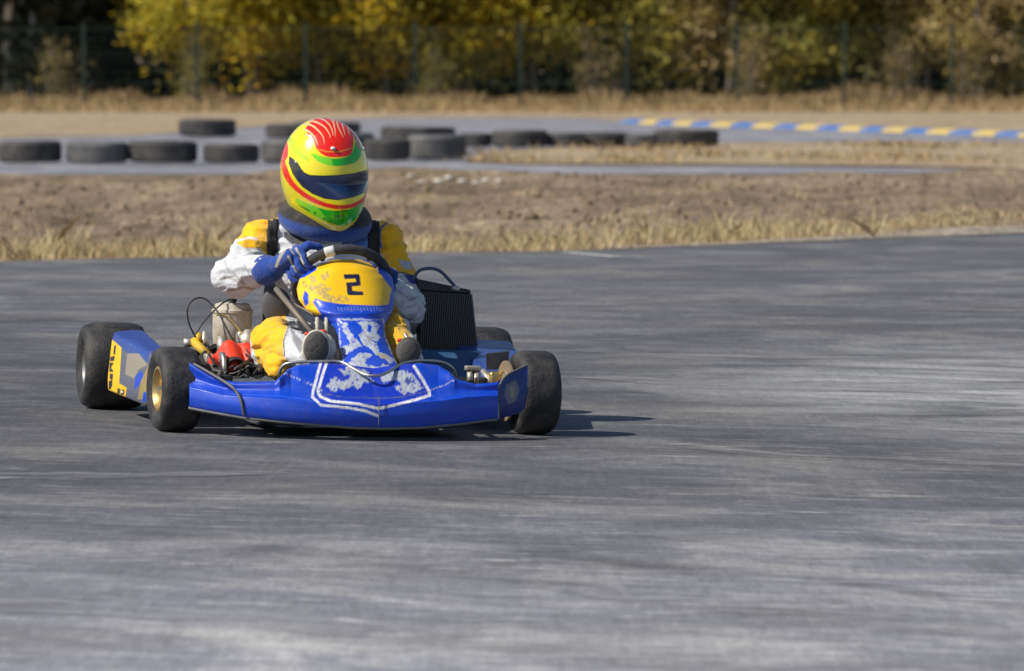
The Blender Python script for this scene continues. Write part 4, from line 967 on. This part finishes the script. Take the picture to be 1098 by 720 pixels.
H('control_cable', [(210, 362, .62), (203, 348, .62), (201, 332, .62), (207, 322, .63), (218, 320, .64), (230, 330, .62), (240, 346, .58), (247, 360, .56), (255, 372, .55)], .0028, M_blk)
H('control_cable', [(209, 360, .60), (218, 346, .61), (228, 335, .62), (238, 326, .64), (248, 320, .68)], .0026, M_blk)
H('fuel_hose', [(232, 338, .6), (244, 340, .6), (258, 356, .58), (263, 368, .55)], .0025, simple('clear_yellow_hose', (.45, .36, .08), .3))
H('water_hose', [(224, 380, .45), (232, 392, .35), (246, 401, .28), (258, 398, .26), (268, 394, .25), (280, 394, .24), (290, 398, .2), (295, 406, .1)], .004, M_dark)
H('water_hose', [(255, 404, .2), (262, 392, .26), (276, 392, .26), (290, 402, .14)], .003, M_blk)
H('exhaust_pipe', [(232, 372, .62), (222, 378, .60), (216, 388, .5), (226, 396, .35), (244, 402, .28)], .012, M_dark)
H('throttle_cable', [(262, 372, .5), (282, 398, .3), (300, 404, .1), (306, 398, 0)], .0025, M_blk)
H('breather_hose', [(272, 402, .2), (280, 388, .3), (268, 384, .42), (256, 372, .56)], .0045, M_blk)
H('exhaust_header', [(262, 384, .62), (278, 386, .60), (284, 396, .45), (276, 402, .3)], .015, M_dark)
H('brake_line', [(212, 384, .5), (220, 398, .3), (236, 404, .15), (262, 405, .1)], .0028, M_blk)
bm = bmesh.new(); add_box(bm, K(224, 388, .5), (.03, .05, .05), bev=.006); link('battery_clamp', bm2me(bm), M_alu, kart)
bm = bmesh.new(); add_lathe(bm, [(-.006, .001), (-.006, .055), (.006, .055), (.006, .001)], Matrix.Translation(K(238, 396, .42)), 30); link('chain_sprocket', bm2me(bm), M_steel, kart)
bm = bmesh.new(); add_tube(bm, [K(207, 366, .66), K(224, 382, .58)], .014, 12); add_tube(bm, [K(210, 364, .66), K(216, 362, .66)], .018, 12); link('clutch_lever', bm2me(bm), M_yel, kart)
bm = bmesh.new(); add_lathe(bm, [(-.012, .001), (-.012, .014), (.01, .014), (.016, .008), (.016, .001)], Matrix.Translation(K(201, 368, .66)), 16, False); link('fuel_filter', bm2me(bm), M_alu, kart); bm = bmesh.new(); add_lathe(bm, [(0, .001), (0, .016), (.02, .017), (.03, .008), (.05, .006), (.05, .001)], Matrix.Translation(K(219, 372, .70)) @ Matrix.Rotation(-math.pi/2, 4, 'Y'), 16, False); link('breather_valve', bm2me(bm), M_alu, kart)
for k in range(12):
    bm = bmesh.new(); a = K(rng.uniform(218, 300), rng.uniform(392, 406), rng.uniform(.15, .4)); b_ = a + Vector((rng.uniform(-.08, .08), rng.uniform(-.1, .1), rng.uniform(-.04, .03))); add_tube(bm, [a, b_], rng.uniform(.004, .010), 8); link('linkage_rod', bm2me(bm), M_dark, kart)
# --- radiator
RA = [K(451, 378, .60), K(512, 380, .62), K(505, 316, .68), K(449, 312, .66)]; TT = [K(503.8, 311, .685), K(446, 299, .665)]   # bl br tr tl
n_r = (RA[1]-RA[0]).cross(RA[3]-RA[0]).normalized(); 
if n_r.y > 0: n_r = -n_r
bm = bmesh.new(); bk = -n_r*.04
add_hex(bm, [RA[0], RA[1], RA[1]+bk, RA[0]+bk, RA[3], RA[2], RA[2]+bk, RA[3]+bk])
rad = link('radiator', bm2me(bm), simple('black_radiator_core', (.006, .006, .009), .6, dirt=.1), kart, False)
bm = bmesh.new(); lo3, lo2 = RA[3].lerp(RA[0], -.01), RA[2].lerp(RA[1], -.01); add_hex(bm, [lo3+n_r*.006, lo2+n_r*.006, lo2+bk*1.2, lo3+bk*1.2, TT[1]+n_r*.004, TT[0]+n_r*.004, TT[0]+bk*1.2, TT[1]+bk*1.2])
bmesh.ops.bevel(bm, geom=list(bm.edges), offset=.003, segments=3, affect='EDGES', profile=.5); sub('top_tank', bm2me(bm), simple('black_tank', (.02, .02, .026), .4, dirt=.3), rad, True)
bm = bmesh.new()
for k in range(30):
    t = (k+.5)/30; a = RA[0].lerp(RA[1], t); b_ = RA[3].lerp(RA[2], t).lerp(a, .01); u = (RA[1]-RA[0]).normalized()*.0013
    bend = n_r*.007
    add_hex(bm, [a-u+n_r*.001, a+u+n_r*.001, a+u+bend, a-u+bend, b_-u+n_r*.001, b_+u+n_r*.001, b_+u+bend, b_-u+bend])
sub('cooling_fins', bm2me(bm), simple('grey_fin_metal', (.12, .115, .105), .5, .4, dirt=.4), rad, False)
bm = bmesh.new()
for (a, b_) in ((RA[1], RA[2]),): add_tube(bm, [a+n_r*.004, b_+n_r*.004], .0032, 8)
sub('side_rail', bm2me(bm), M_grey, rad)
bm = bmesh.new(); add_lathe(bm, [(0, .001), (0, .016), (.012, .016), (.016, .010), (.016, .001)], Matrix.Translation(K(488, 312, .68)) @ Matrix.Rotation(-math.pi/2, 4, 'Y'), 16, False); sub('radiator_cap', bm2me(bm), M_alu, rad)
tube('coolant_hose', [K(443, 300, .64), K(449, 291, .64), K(460, 288, .66), K(472, 291, .67), K(484, 303, .68), K(488, 308, .68)], .0055, simple('blue_grey_hose', (.05, .09, .16), .4), rad, 10, 6)
# ================================================================== DRIVER
drv = empty('person', KM, (0, .62, .06)); tag(drv, 'kart driver in white and yellow race suit with blue gloves gripping the steering wheel', 'person')
bm = bmesh.new(); cap = lambda a, b, ra, rb: capsule(bm, a, b, ra, rb)
pel = K(352, 378, .66); wa = K(352, 335, .72); ch = K(346, 286, .70); nk = K(347, 240, .74)
shL, shR = K(282, 258, .75), K(412, 258, .76)
blob(bm, pel, (.17, .13, .11)); cap(pel, wa, .13, .125); blob(bm, wa.lerp(ch, .4), (.155, .115, .14)); blob(bm, ch, (.17, .11, .12)); blob(bm, ch.lerp(nk, .45), (.165, .09, .07))
cap(nk, nk+Vector((0, 0, .07)), .065, .06); cap(shL, nk+Vector((-.02, 0, -.03)), .058, .06); cap(shR, nk+Vector((.02, 0, -.03)), .055, .06)
elL = K(250, 297, .64); wrL = K(288, 288, .50); elR = K(437, 333, .69); wrR = K(422, 318, .48)
cap(shL, elL, .064, .058); cap(elL, wrL, .064, .034); blob(bm, shL, (.068, .066, .062)); blob(bm, elL, (.062, .06, .066))
cap(shR, elR, .060, .056); cap(elR, wrR, .064, .052); blob(bm, shR, (.064, .062, .06)); blob(bm, elR, (.063, .06, .078))
knL = K(291, 364, .30); anL = K(333, 384, .06); hpL = K(326, 372, .62); knR = K(420, 357, .25); anR = K(437, 382, .07); hpR = K(380, 372, .62)
cap(hpL, knL, .088, .064); cap(knL, anL, .062, .045); blob(bm, knL+Vector((-.002, .0, -.03)), (.055, .06, .085)); cap(knL+Vector((.01, .05, -.03)), K(300, 396, .14), .05, .035)
cap(hpR, knR, .080, .056); cap(knR, anR, .050, .040)
me = remeshed(bm, .0048, 4)
# cloth folds
for v in me.vertices: pass
n = len(me.vertices); V = np.empty(n*3); me.vertices.foreach_get('co', V); V = V.reshape(-1, 3); Nn = np.empty(n*3); me.vertices.foreach_get('normal', Nn); Nn = Nn.reshape(-1, 3)
D = np.empty(n)
for i in range(n):
    p = Vector(V[i]); q = Vector((p.x*7+p.z*9, p.y*8, p.z*16-p.x*6)); a = noise.noise(q); b_ = noise.noise(q*2.3+Vector((5, 0, 0)))
    D[i] = .0075*(1-abs(a)*2.6) + .005*(1-abs(b_)*2.6) + .0016*noise.noise(q*5)
V += Nn*(D[:, None]-.002); me.vertices.foreach_set('co', V.ravel()); me.update()
SW = (.62, .64, .68); SYEL = (.95, .50, .004); SB = (.01, .03, .22)
lay = [
 (strip([(236, 300), (252, 296), (262, 305)], 2), (.30, .27, .22)), (strip([(245, 312), (262, 308), (285, 314)], 2.4), (.34, .30, .24)), (strip([(262, 285), (268, 296), (280, 304)], 1.4), (.36, .36, .38)), (strip([(240, 280), (246, 292)], 1.2), (.36, .36, .38)),  # brown-grey strokes paint the shade of the elbow creases
 (strip([(424, 310), (440, 322), (448, 318)], 1.6), (.30, .32, .38)), (strip([(424, 330), (436, 344), (446, 340)], 1.8), (.30, .32, .38)), ([(312, 352), (326, 368), (322, 380), (314, 366)], (.25, .25, .27)),  # grey calf patch is fold shade painted into the suit
 ([(240, 225), (300, 225), (297, 272), (287, 275), (279, 266), (262, 266), (250, 258)], SYEL), (strip([(250, 259), (268, 255), (279, 258)], 2.2), SW), 
 ([(281, 262), (276, 258), (288, 236), (290, 228), (288, 266)], SYEL),
 ([(408, 232), (450, 232), (450, 296), (444, 296), (430, 291), (416, 291), (405, 262)], SYEL), (strip([(408, 262), (408, 245), (418, 236)], 2), SB), ([(427, 278), (441, 281), (444, 290), (431, 287)], SILVER), (strip([(415, 291), (430, 292), (446, 297)], 1.6), BLACK),
 ([(432, 294), (447, 297), (452, 306), (440, 304)], (.01, .03, .25)),
 ([(385, 244), (407, 240), (410, 266), (390, 272), (365, 262)], (.10, .19, .50)),
 (strip([(322, 262), (334, 258), (350, 262)], 1.6), (.12, .14, .25)), ([(305, 248), (318, 252), (330, 258), (328, 263), (312, 262), (304, 254)], (.05, .05, .06)),
 ([(313, 264), (320, 262), (327, 266), (324, 272), (314, 272)], (.01, .04, .35)),
 ([(260, 332), (306, 334), (308, 350), (303, 366), (304, 382), (314, 396), (306, 404), (297, 414), (284, 414), (270, 370)], SYEL), (strip([(307, 344), (309, 352), (304, 366), (305, 382)], 1.2), (.04, .04, .04)),
 ([(398, 326), (412, 322), (426, 330), (438, 352), (448, 385), (440, 400), (405, 400)], (.66, .38, .006)), (strip([(421, 336), (428, 352), (433, 366)], .8), (.1, .08, .04))]
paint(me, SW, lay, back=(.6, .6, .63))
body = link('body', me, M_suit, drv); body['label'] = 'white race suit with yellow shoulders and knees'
bvh_me = me
def bvh_of(o):
    me = o.data; off = OFF.get(drv.name); return BVHTree.FromPolygons([v.co + off for v in me.vertices], [p.vertices[:] for p in me.polygons])
def drape(name, target_bvh, cl, wpx, th, m, parent, lift=.004):
    """a band laid over a surface along a centreline"""
    pts = []
    dn = 5; path = [Vector((x, y, 0)) for x, y in cl]; path = smoothpath(path, 8); bm = bmesh.new(); rows = []
    for i, p in enumerate(path):
        t = (path[min(i+1, len(path)-1)] - path[max(i-1, 0)]).normalized(); nn = Vector((-t.y, t.x, 0)); row = []
        for k in range(dn):
            q = p + nn*wpx*(k/(dn-1)-.5); d = (KR @ ray(q.x, q.y)).normalized(); h = target_bvh.ray_cast(KO, d)
            row.append(None if h[0] is None else h[0]-d*lift)
        rows.append(row)
    vs = [[bm.verts.new(p) if p is not None else None for p in r] for r in rows]
    for a, b in zip(vs[:-1], vs[1:]):
        for k in range(dn-1):
            q = (a[k], a[k+1], b[k+1], b[k])
            if all(x is not None for x in q) and max((q[i].co-q[(i+1) % 4].co).length for i in range(4)) < .35: bm.faces.new(q)
    bmesh.ops.delete(bm, geom=[v for v in bm.verts if not v.link_faces], context='VERTS')
    return link(name, solid(face_front(bm2me(bm, normals=False)), th, -.2), m, parent)
M_strap = simple('black_webbing', (.016, .016, .018), .8, dirt=.3)
bb = bvh_of(body)
drape('shoulder_strap', bb, [(293, 231), (292.5, 245), (292, 260), (293, 276)], 11, .006, M_strap, drv)
drape('shoulder_strap', bb, [(400, 236), (401, 250), (401, 264), (400, 280)], 12, .006, M_strap, drv)
# neck brace
NC = K(348, 240, .70); NR = Matrix.Rotation(R(12), 4, 'Z') @ Matrix.Rotation(R(12), 4, 'X')
bm = bmesh.new(); pts = [NC + NR @ Vector((.116*math.cos(a), .112*math.sin(a), .014)) for a in np.linspace(0, 2*math.pi, 48, endpoint=False)]
add_tube(bm, pts, .036, 20, True); me = bm2me(bm)
for v in me.vertices: v.co.z = NC.z + (v.co.z-NC.z)*1.22
n = len(me.vertices); a = me.color_attributes.new('Col', 'FLOAT_COLOR', 'POINT')
inv = NR.inverted()
for i, v in enumerate(me.vertices):
    l = inv @ (v.co - NC); rr = math.hypot(l.x, l.y); a.data[i].color = (*((.012, .012, .014) if (l.z > .022 or rr < .112) else (.010, .055, .30)), 1)
nb = link('neck_brace', me, M_glove, drv); nb['label'] = 'padded blue neck brace with black top'
# helmet
HC = K(347.5, 184.5, .62); HR = Matrix.Rotation(R(26), 4, 'Z') @ Matrix.Rotation(R(14), 4, 'X') @ Matrix.Rotation(R(-3), 4, 'Y')
def hsurf(a, e, o=0):   # a: azimuth from the face (0) ; e: elevation
    ca, sa, ce, se = math.cos(a), math.sin(a), math.cos(e), math.sin(e)
    pw = .92 if se > 0 else .92-.2*min(1, -se*1.6)*max(0, ca); rx, ry, rz = .134+o, .152+o, (.170 if se > 0 else .184)+o
    x = rx*math.copysign(abs(sa)**.95, sa)*ce**pw; z = rz*se; y = -ry*ca*ce**pw
    f = max(0, ca)
    if se < 0:
        k = -se; y -= .046*f**2*math.sin(min(1, k*.82)*math.pi)**.8; x *= 1-.25*k; 
        y += .02*(1-f)*k
    else: y *= 1-.02*se; y += .01*se
    return Vector((x, y, z))
def hgrid(a0, a1, e0, e1, na, ne, o=0):
    bm = bmesh.new(); g = []
    for j in range(ne+1):
        e = e0+(e1-e0)*j/ne; g.append([bm.verts.new(HC + HR @ hsurf(a0+(a1-a0)*i/na, e, o)) for i in range(na+1)])
    return bm, g
VISP = Z(290, 115, 5.14, [(158, 330), (168, 348), (182, 365), (215, 381), (290, 384), (380, 381), (460, 371), (526, 353), (580, 330), (580, 440), (522, 466), (450, 494), (370, 508), (300, 500), (235, 474), (180, 436), (154, 404), (144, 366)])
na, ne = 400, 300
bm, g = hgrid(0, 2*math.pi, R(-60), R(89.5), na, ne)
for row in g: 
    pass
HRi = HR.inverted()
def hpx(p):                # picture position of a helmet point; the side turned away uses its mirror twin
    l = HRi @ (p-HC); m_ = Vector((-abs(l.x), l.y, l.z)); return m_
def mirror_px(p):
    l = HRi @ (p-HC)
    if l.x > 0.0:
        q = HC + HR @ l; vis = l.x/.134*math.sin(R(24)) - 0  # right side
        xx, yy = to_px(q)
        tw = HC + HR @ Vector((-l.x, l.y, l.z))
        # points beyond the visible limb take the mirrored pattern
        nrm_ = (HR @ Vector((l.x/.134**2, l.y/.152**2, l.z/.17**2))).normalized(); wn = KM.to_3x3() @ nrm_
        return (xx, yy) if wn.y < .1 else to_px(tw)
    return to_px(p)
faces_v = []
def visor_local(l):        # visor opening in the helmet's own frame, symmetric
    a = math.degrees(math.atan2(l.x, -l.y)); z = l.z; aa = abs(a)
    if aa > 72: return False
    top = .024 + .010*(aa/72)**2; bot = -.052 + .026*(aa/72)**1.6
    if aa > 62: top -= (aa-62)*.0022; bot += (aa-62)*.0012
    return bot < z < top
visf = []
for j in range(ne):
    for i in range(na):
        f = (g[j][i], g[j][(i+1)], g[j+1][(i+1)], g[j+1][i]); c = (f[0].co+f[1].co+f[2].co+f[3].co)/4
        l_ = HRi @ (c-HC)
        if l_.y < .03 and abs(l_.z) < .11 and pin(*mirror_px(c), VISP): visf.append(tuple(v.co.copy() for v in f)); continue
        bm.faces.new(f)
bmesh.ops.remove_doubles(bm, verts=bm.verts, dist=.00005)
bmesh.ops.delete(bm, geom=[v for v in bm.verts if not v.link_faces], context='VERTS')
me = bm2me(bm)
G = lambda pts: Z(290, 115, 5.14, pts)
def GS(pts):              # closed outline, rounded
    n_ = len(pts); out = []
    for i in range(n_):
        a, b, c, d = (Vector(pts[(i+k) % n_]) for k in (-1, 0, 1, 2))
        for k in range(5):
            t = k/5; q = .5*((2*b)+(c-a)*t+(2*a-5*b+4*c-d)*t*t+(3*b-a-3*c+d)*t**3); out.append((q.x, q.y))
    return G(out)
def taper(pts, w):        # curved stroke narrowing to a point
    P3 = smoothpath([Vector((x, y, 0)) for x, y in pts], 5); n_ = len(P3); L_, R_ = [], []
    for i, p in enumerate(P3):
        t = (P3[min(i+1, n_-1)]-P3[max(i-1, 0)]).normalized(); ww = w*5.14/2*(1-i/(n_-1))**.7+.6
        L_.append((p.x-t.y*ww, p.y+t.x*ww)); R_.append((p.x+t.y*ww, p.y-t.x*ww))
    return G(L_ + R_[::-1])
LY = [
 # red band rising behind the visor and running under it
 (GS([(57, 300), (66, 245), (84, 182), (96, 215), (95, 270), (82, 300), (95, 340), (120, 400), (170, 455), (240, 500), (320, 532), (400, 540), (470, 524), (520, 490), (530, 470), (560, 480), (545, 520), (480, 548), (400, 562), (330, 558), (230, 525), (160, 480), (105, 430), (70, 370)]), RED),
 (GS([(150, 505), (200, 530), (280, 560), (360, 572), (440, 562), (505, 530), (520, 540), (500, 590), (450, 635), (395, 655), (330, 640), (250, 605), (180, 560), (135, 520)]), GRN),
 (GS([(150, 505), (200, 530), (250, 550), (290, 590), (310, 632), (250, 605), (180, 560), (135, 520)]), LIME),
 (GS([(225, 255), (290, 275), (360, 285), (430, 270), (455, 240), (470, 190), (490, 205), (500, 260), (475, 300), (430, 318), (360, 325), (290, 312), (245, 285)]), GRN),
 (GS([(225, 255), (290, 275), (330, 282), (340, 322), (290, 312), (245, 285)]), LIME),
 (GS([(100, 175), (118, 170), (150, 230), (210, 280), (205, 300), (150, 265), (110, 220)]), (.55, .70, .01)),
 (GS([(190, 125), (210, 95), (250, 62), (330, 50), (400, 75), (440, 110), (455, 150), (455, 215), (440, 262), (380, 276), (310, 272), (262, 240), (235, 190), (200, 140)]), RED),
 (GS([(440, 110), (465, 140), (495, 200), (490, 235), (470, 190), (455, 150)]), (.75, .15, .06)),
]
fl = (.85, .58, .30)
for pts, w_ in (([(180, 92), (225, 100), (262, 128), (290, 165), (298, 205)], 2.2), ([(205, 72), (255, 84), (300, 112), (325, 150), (330, 172)], 1.9), ([(245, 56), (290, 68), (325, 98), (342, 135), (345, 158)], 1.6), ([(182, 122), (215, 138), (245, 170), (262, 215)], 2.4), ([(345, 62), (350, 95), (356, 130), (358, 165)], 1.5), ([(365, 72), (372, 105), (388, 140), (402, 168)], 1.5), ([(392, 88), (402, 118), (412, 158)], 1.4), ([(190, 150), (215, 160), (238, 188), (248, 214)], 1.6), ([(300, 52), (330, 66), (346, 90)], 1.2), ([(425, 108), (432, 135), (436, 160)], 1.2)):
    LY.append((taper(pts, w_), fl))
LY.append((strip(G([(255, 232), (310, 246), (380, 246), (445, 228)]), 1.3), (.80, .30, .02)))
LY.append((G([(205, 150), (225, 155), (240, 185), (222, 178)]), (.7, .7, .66)))  # off-white highlight painted on the crown
LY.append((strip(G([(150, 318), (165, 345), (182, 365), (215, 381), (290, 384), (380, 381), (460, 371), (526, 353)]), 2.6), (.02, .02, .02)))
LY.append((strip(G([(522, 466), (450, 494), (370, 508), (300, 500), (235, 474), (180, 436), (150, 400), (138, 350)]), 2.4), (.02, .02, .02)))
LY.append((G([(104, 270), (125, 285), (152, 315), (168, 345), (180, 430), (150, 410), (120, 365), (100, 310)]), (.03, .03, .03)))
LY.append((strip(G([(66, 300), (76, 360), (112, 430), (165, 485), (230, 528), (320, 562)]), .1), HYEL))
LY.append((G([(160, 542), (180, 548), (205, 562), (220, 572), (214, 576), (190, 564), (168, 552)]), (.03, .25, .01)))
for q in ([(240, 578), (252, 580), (250, 590), (240, 588)], [(290, 610), (302, 612), (300, 622), (290, 620)], [(350, 575), (372, 573), (372, 579), (352, 581)], [(378, 572), (420, 566), (420, 574), (380, 579)], [(355, 595), (365, 595), (365, 608), (355, 608)], [(370, 594), (380, 593), (380, 607), (370, 608)], [(385, 593), (400, 592), (398, 606), (386, 607)], [(355, 547), (400, 549), (400, 553), (356, 552)]): LY.append((G(q), (.01, .12, .01)))
n = len(me.vertices); X = np.empty(n); Y = np.empty(n)
for i, v in enumerate(me.vertices): X[i], Y[i] = mirror_px(v.co)
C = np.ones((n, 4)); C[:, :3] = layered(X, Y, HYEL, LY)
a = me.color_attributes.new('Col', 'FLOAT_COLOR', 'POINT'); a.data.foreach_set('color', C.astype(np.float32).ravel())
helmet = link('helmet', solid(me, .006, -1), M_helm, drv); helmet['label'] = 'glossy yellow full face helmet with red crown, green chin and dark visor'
# visor and dark seal
def hregion(o, a0, a1, zt, zb, m, nm, par, grow=0):
    bm = bmesh.new(); g = []
    na_, ne_ = 90, 34
    for i in range(na_+1):
        a = R(a0+(a1-a0)*i/na_); aa = abs(math.degrees(a)); row = []
        top = .024 + .010*(aa/72)**2 + grow; bot = -.052 + .026*(min(aa, 72)/72)**1.6 - grow
        if aa > 62: top -= (aa-62)*.0022; bot += (aa-62)*.0012
        for j in range(ne_+1):
            z = bot+(top-bot)*j/ne_
            rz = .170 if z > 0 else .178
            e = math.asin(max(-.99, min(.99, z/rz)))
            # correct azimuth warping of the superellipse
            row.append(bm.verts.new(HC + HR @ hsurf_az(a, e, o)))
        g.append(row)
    for a_, b_ in zip(g[:-1], g[1:]):
        for k in range(ne_): bm.faces.new((a_[k], b_[k], b_[k+1], a_[k]) if False else (a_[k], b_[k], b_[k+1], a_[k+1]))
    return bm2me(bm)
def hsurf_az(az, e, o):    # surface point whose true azimuth is az
    lo, hi = -math.pi*.75, math.pi*.75
    for _ in range(30):
        md = (lo+hi)/2; p = hsurf(md, e, 0); t = math.atan2(p.x, -p.y)
        if t < az: lo = md
        else: hi = md
    p = hsurf((lo+hi)/2, e, 0); nn = Vector((p.x/.134**2, p.y/.152**2, p.z/.17**2)).normalized(); return p + nn*o
mv, nt, b = mat('visor_tint'); b.inputs['Roughness'].default_value = .06; b.inputs['Coat Weight'].default_value = 1
vn = noise_n(nt, 12, 4, .5, mapping(nt, objco(nt), (1, 1, .2))); vr = ramp(nt, vn.outputs['Fac'], [(.4, (.002, .009, .045)), (.7, (.008, .03, .12))]); nt.links.new(vr.outputs[0], b.inputs['Base Color'])
def vismesh(o):
    bm = bmesh.new()
    for f in visf:
        bm.faces.new([bm.verts.new(p) for p in f])
    bmesh.ops.remove_doubles(bm, verts=bm.verts, dist=.00005)
    be = [e for e in bm.edges if len(e.link_faces) == 1]; bv = list({v for e in be for v in e.verts})
    for _ in range(4):
        new = {v: sum((e.other_vert(v).co for e in v.link_edges if len(e.link_faces) == 1), Vector())/max(1, sum(1 for e in v.link_edges if len(e.link_faces) == 1)) for v in bv}
        for v, c in new.items(): v.co = v.co.lerp(c, .6)
    for v in bm.verts:
        l = HRi @ (v.co-HC); nn = HR @ Vector((l.x/.134**2, l.y/.152**2, l.z/.17**2)).normalized(); v.co += nn*o
    return bm2me(bm)
sub('visor_seal', vismesh(-.003), M_blk, helmet)
vis = sub('visor', vismesh(.0012), mv, helmet); vis['label'] = 'dark blue tinted visor'
# visor hinge
for sg in (-1, 1):
    c = HC + HR @ (hsurf_az(R(80)*sg, .20, -.002)); nn = (HR @ Vector((sg, -.2, 0))).normalized()
    bm = bmesh.new(); Mh = Matrix.Translation(c) @ nn.to_track_quat('X', 'Z').to_matrix().to_4x4()
    add_lathe(bm, [(-.006, .001), (-.006, .013), (-.001, .012), (.001, .008), (.001, .001)], Mh, 24, False); hg = sub('visor_hinge', bm2me(bm), M_blk, helmet)
    bm = bmesh.new()
    for dz in (.009, ): add_lathe(bm, [(.0, .001), (.0, .006), (.004, .005), (.004, .001)], Mh @ Matrix.Translation((0, 0, dz)), 12, False)
    sub('hinge_screw', bm2me(bm), M_steel, helmet)
for az, e in ((-27, .68), (36, .62)):
    p = HC + HR @ hsurf_az(R(az), e, .002); bm = bmesh.new(); blob(bm, p, (.008, .008, .006)); sub('vent_plug', bm2me(bm), simple('white_vent', (.8, .8, .8), .3), helmet)
# head inside the helmet
bm = bmesh.new(); blob(bm, HC+Vector((0, .0, -.01)), (.085, .10, .12)); sub('inner_padding', bm2me(bm), M_blk, helmet)
# gloves
def glove(th0, side, wrist, elbow, layers, lab, gr=.047):
    bm = bmesh.new(); tr = .0155
    def cs(th, phi, r): return sw(th) + (XX*math.cos(th)+UU*math.sin(th))*(r*math.cos(phi)) - AX*(r*math.sin(phi))
    lens = [150, 172, 165, 138] 
    for k in range(4):
        th = th0 + side*R((k-1.5)*9.6); rf = (.0105, .011, .0105, .0092)[k]; r = tr+rf*.9
        ph = np.linspace(-35, lens[k], 6); P_ = [cs(th, R(p), r) for p in ph]
        for i in range(5): capsule(bm, P_[i], P_[i+1], rf*(1-.05*i), rf*(1-.05*(i+1)))
        kn = cs(th, R(-50), .045); capsule(bm, P_[0], kn, rf*1.05, .0125)
        capsule(bm, kn, wrist.lerp(kn, .45), .0135, .020)
    pc = cs(th0, R(-48), .055)
    capsule(bm, pc, wrist, .026, .032)
    # thumb leaves the side of the palm and closes on the inner face of the rim
    tb = cs(th0+side*R(-24), R(-55), .045); t1 = cs(th0+side*R(-32), R(-80), .034); t2 = cs(th0+side*R(-34), R(-120), .028); t3 = cs(th0+side*R(-30), R(-165), .026)
    capsule(bm, wrist.lerp(tb, .4), tb, .018, .015); capsule(bm, tb, t1, .014, .012); capsule(bm, t1, t2, .012, .0108); capsule(bm, t2, t3, .0108, .0095)
    # gauntlet over the sleeve
    d = (elbow-wrist).normalized(); capsule(bm, wrist+d*.004, wrist+d*.034, gr*.86, gr*1.04)
    me = remeshed(bm, .0020, 3)
    paint(me, (.004, .048, .30), layers); return link('glove', me, M_glove, drv), lab
gl = [(strip([(305, 268), (300, 276), (296, 286)], 3.4), (.34, .31, .27)), (strip([(309, 275), (313, 283), (318, 291)], 2.6), (.42, .40, .36)), (strip([(317, 266), (321, 274), (325, 283)], 2.4), (.42, .40, .36)), (strip([(311, 267), (315, 273)], 1.5), (.40, .38, .34))]
go, _ = glove(R(157), 1, K(293, 288.5, .485), elL, gl, ''); go['label'] = 'blue racing glove with pale finger stripes gripping the rim'
go, _ = glove(R(-22), -1, K(419, 316, .47), elR, [], '', .035)
# shoes
def shoe(sole_px, heel, w, h, lab):
    sp = K(*sole_px); bm = bmesh.new()
    d = (heel-sp); u = Vector((0, 0, 1))
    blob(bm, sp+Vector((.004, .035, .0)), (w*.56, .05, h*.52))
    if lab: blob(bm, sp+Vector((w*.42, .05, -.004)), (w*.42, .05, h*.44)); capsule(bm, sp+Vector((0, .05, 0)), heel, w*.48, .042); capsule(bm, heel, heel+Vector((0, .03, .035)), .042, .045)
    me = remeshed(bm, .003, 4)
    o = link('shoe', me, M_beige if lab else simple('shaded_beige_leather', (.10, .085, .07), .7, dirt=.4), drv)  # right shoe: beige leather with its shade put into the colour
    bm = bmesh.new(); blob(bm, Vector((0, 0, 0)), (w*.49, .012, h*.49)); bmesh.ops.transform(bm, matrix=Matrix.Translation(sp+Vector((-.004, -.008, -.002))), verts=bm.verts)
    s = sub('sole', bm2me(bm), M_sole, o)
    tube('welt', [sp + Vector((w*.50*math.cos(a)-.003, -.002, h*.50*math.sin(a)-.001)) for a in np.linspace(0, 2*math.pi, 28, endpoint=False)], .0035, simple('welt', (.6, .57, .5) if lab else (.13, .115, .10), .6, dirt=.4), o, 8, closed=True)  # right welt colour darkened too, to stand for the shade there
    bm = bmesh.new(); blob(bm, sp+Vector((-.03, .004, h*.40)), (.010, .006, .006)); sub('red_tab', bm2me(bm), M_red, o)
shoe((340, 373, -.06), anL+Vector((.02, .03, -.015)), .080, .104, 'left'); shoe((439, 377, -.05), anR+Vector((0, .02, -.02)), .068, .084, '')
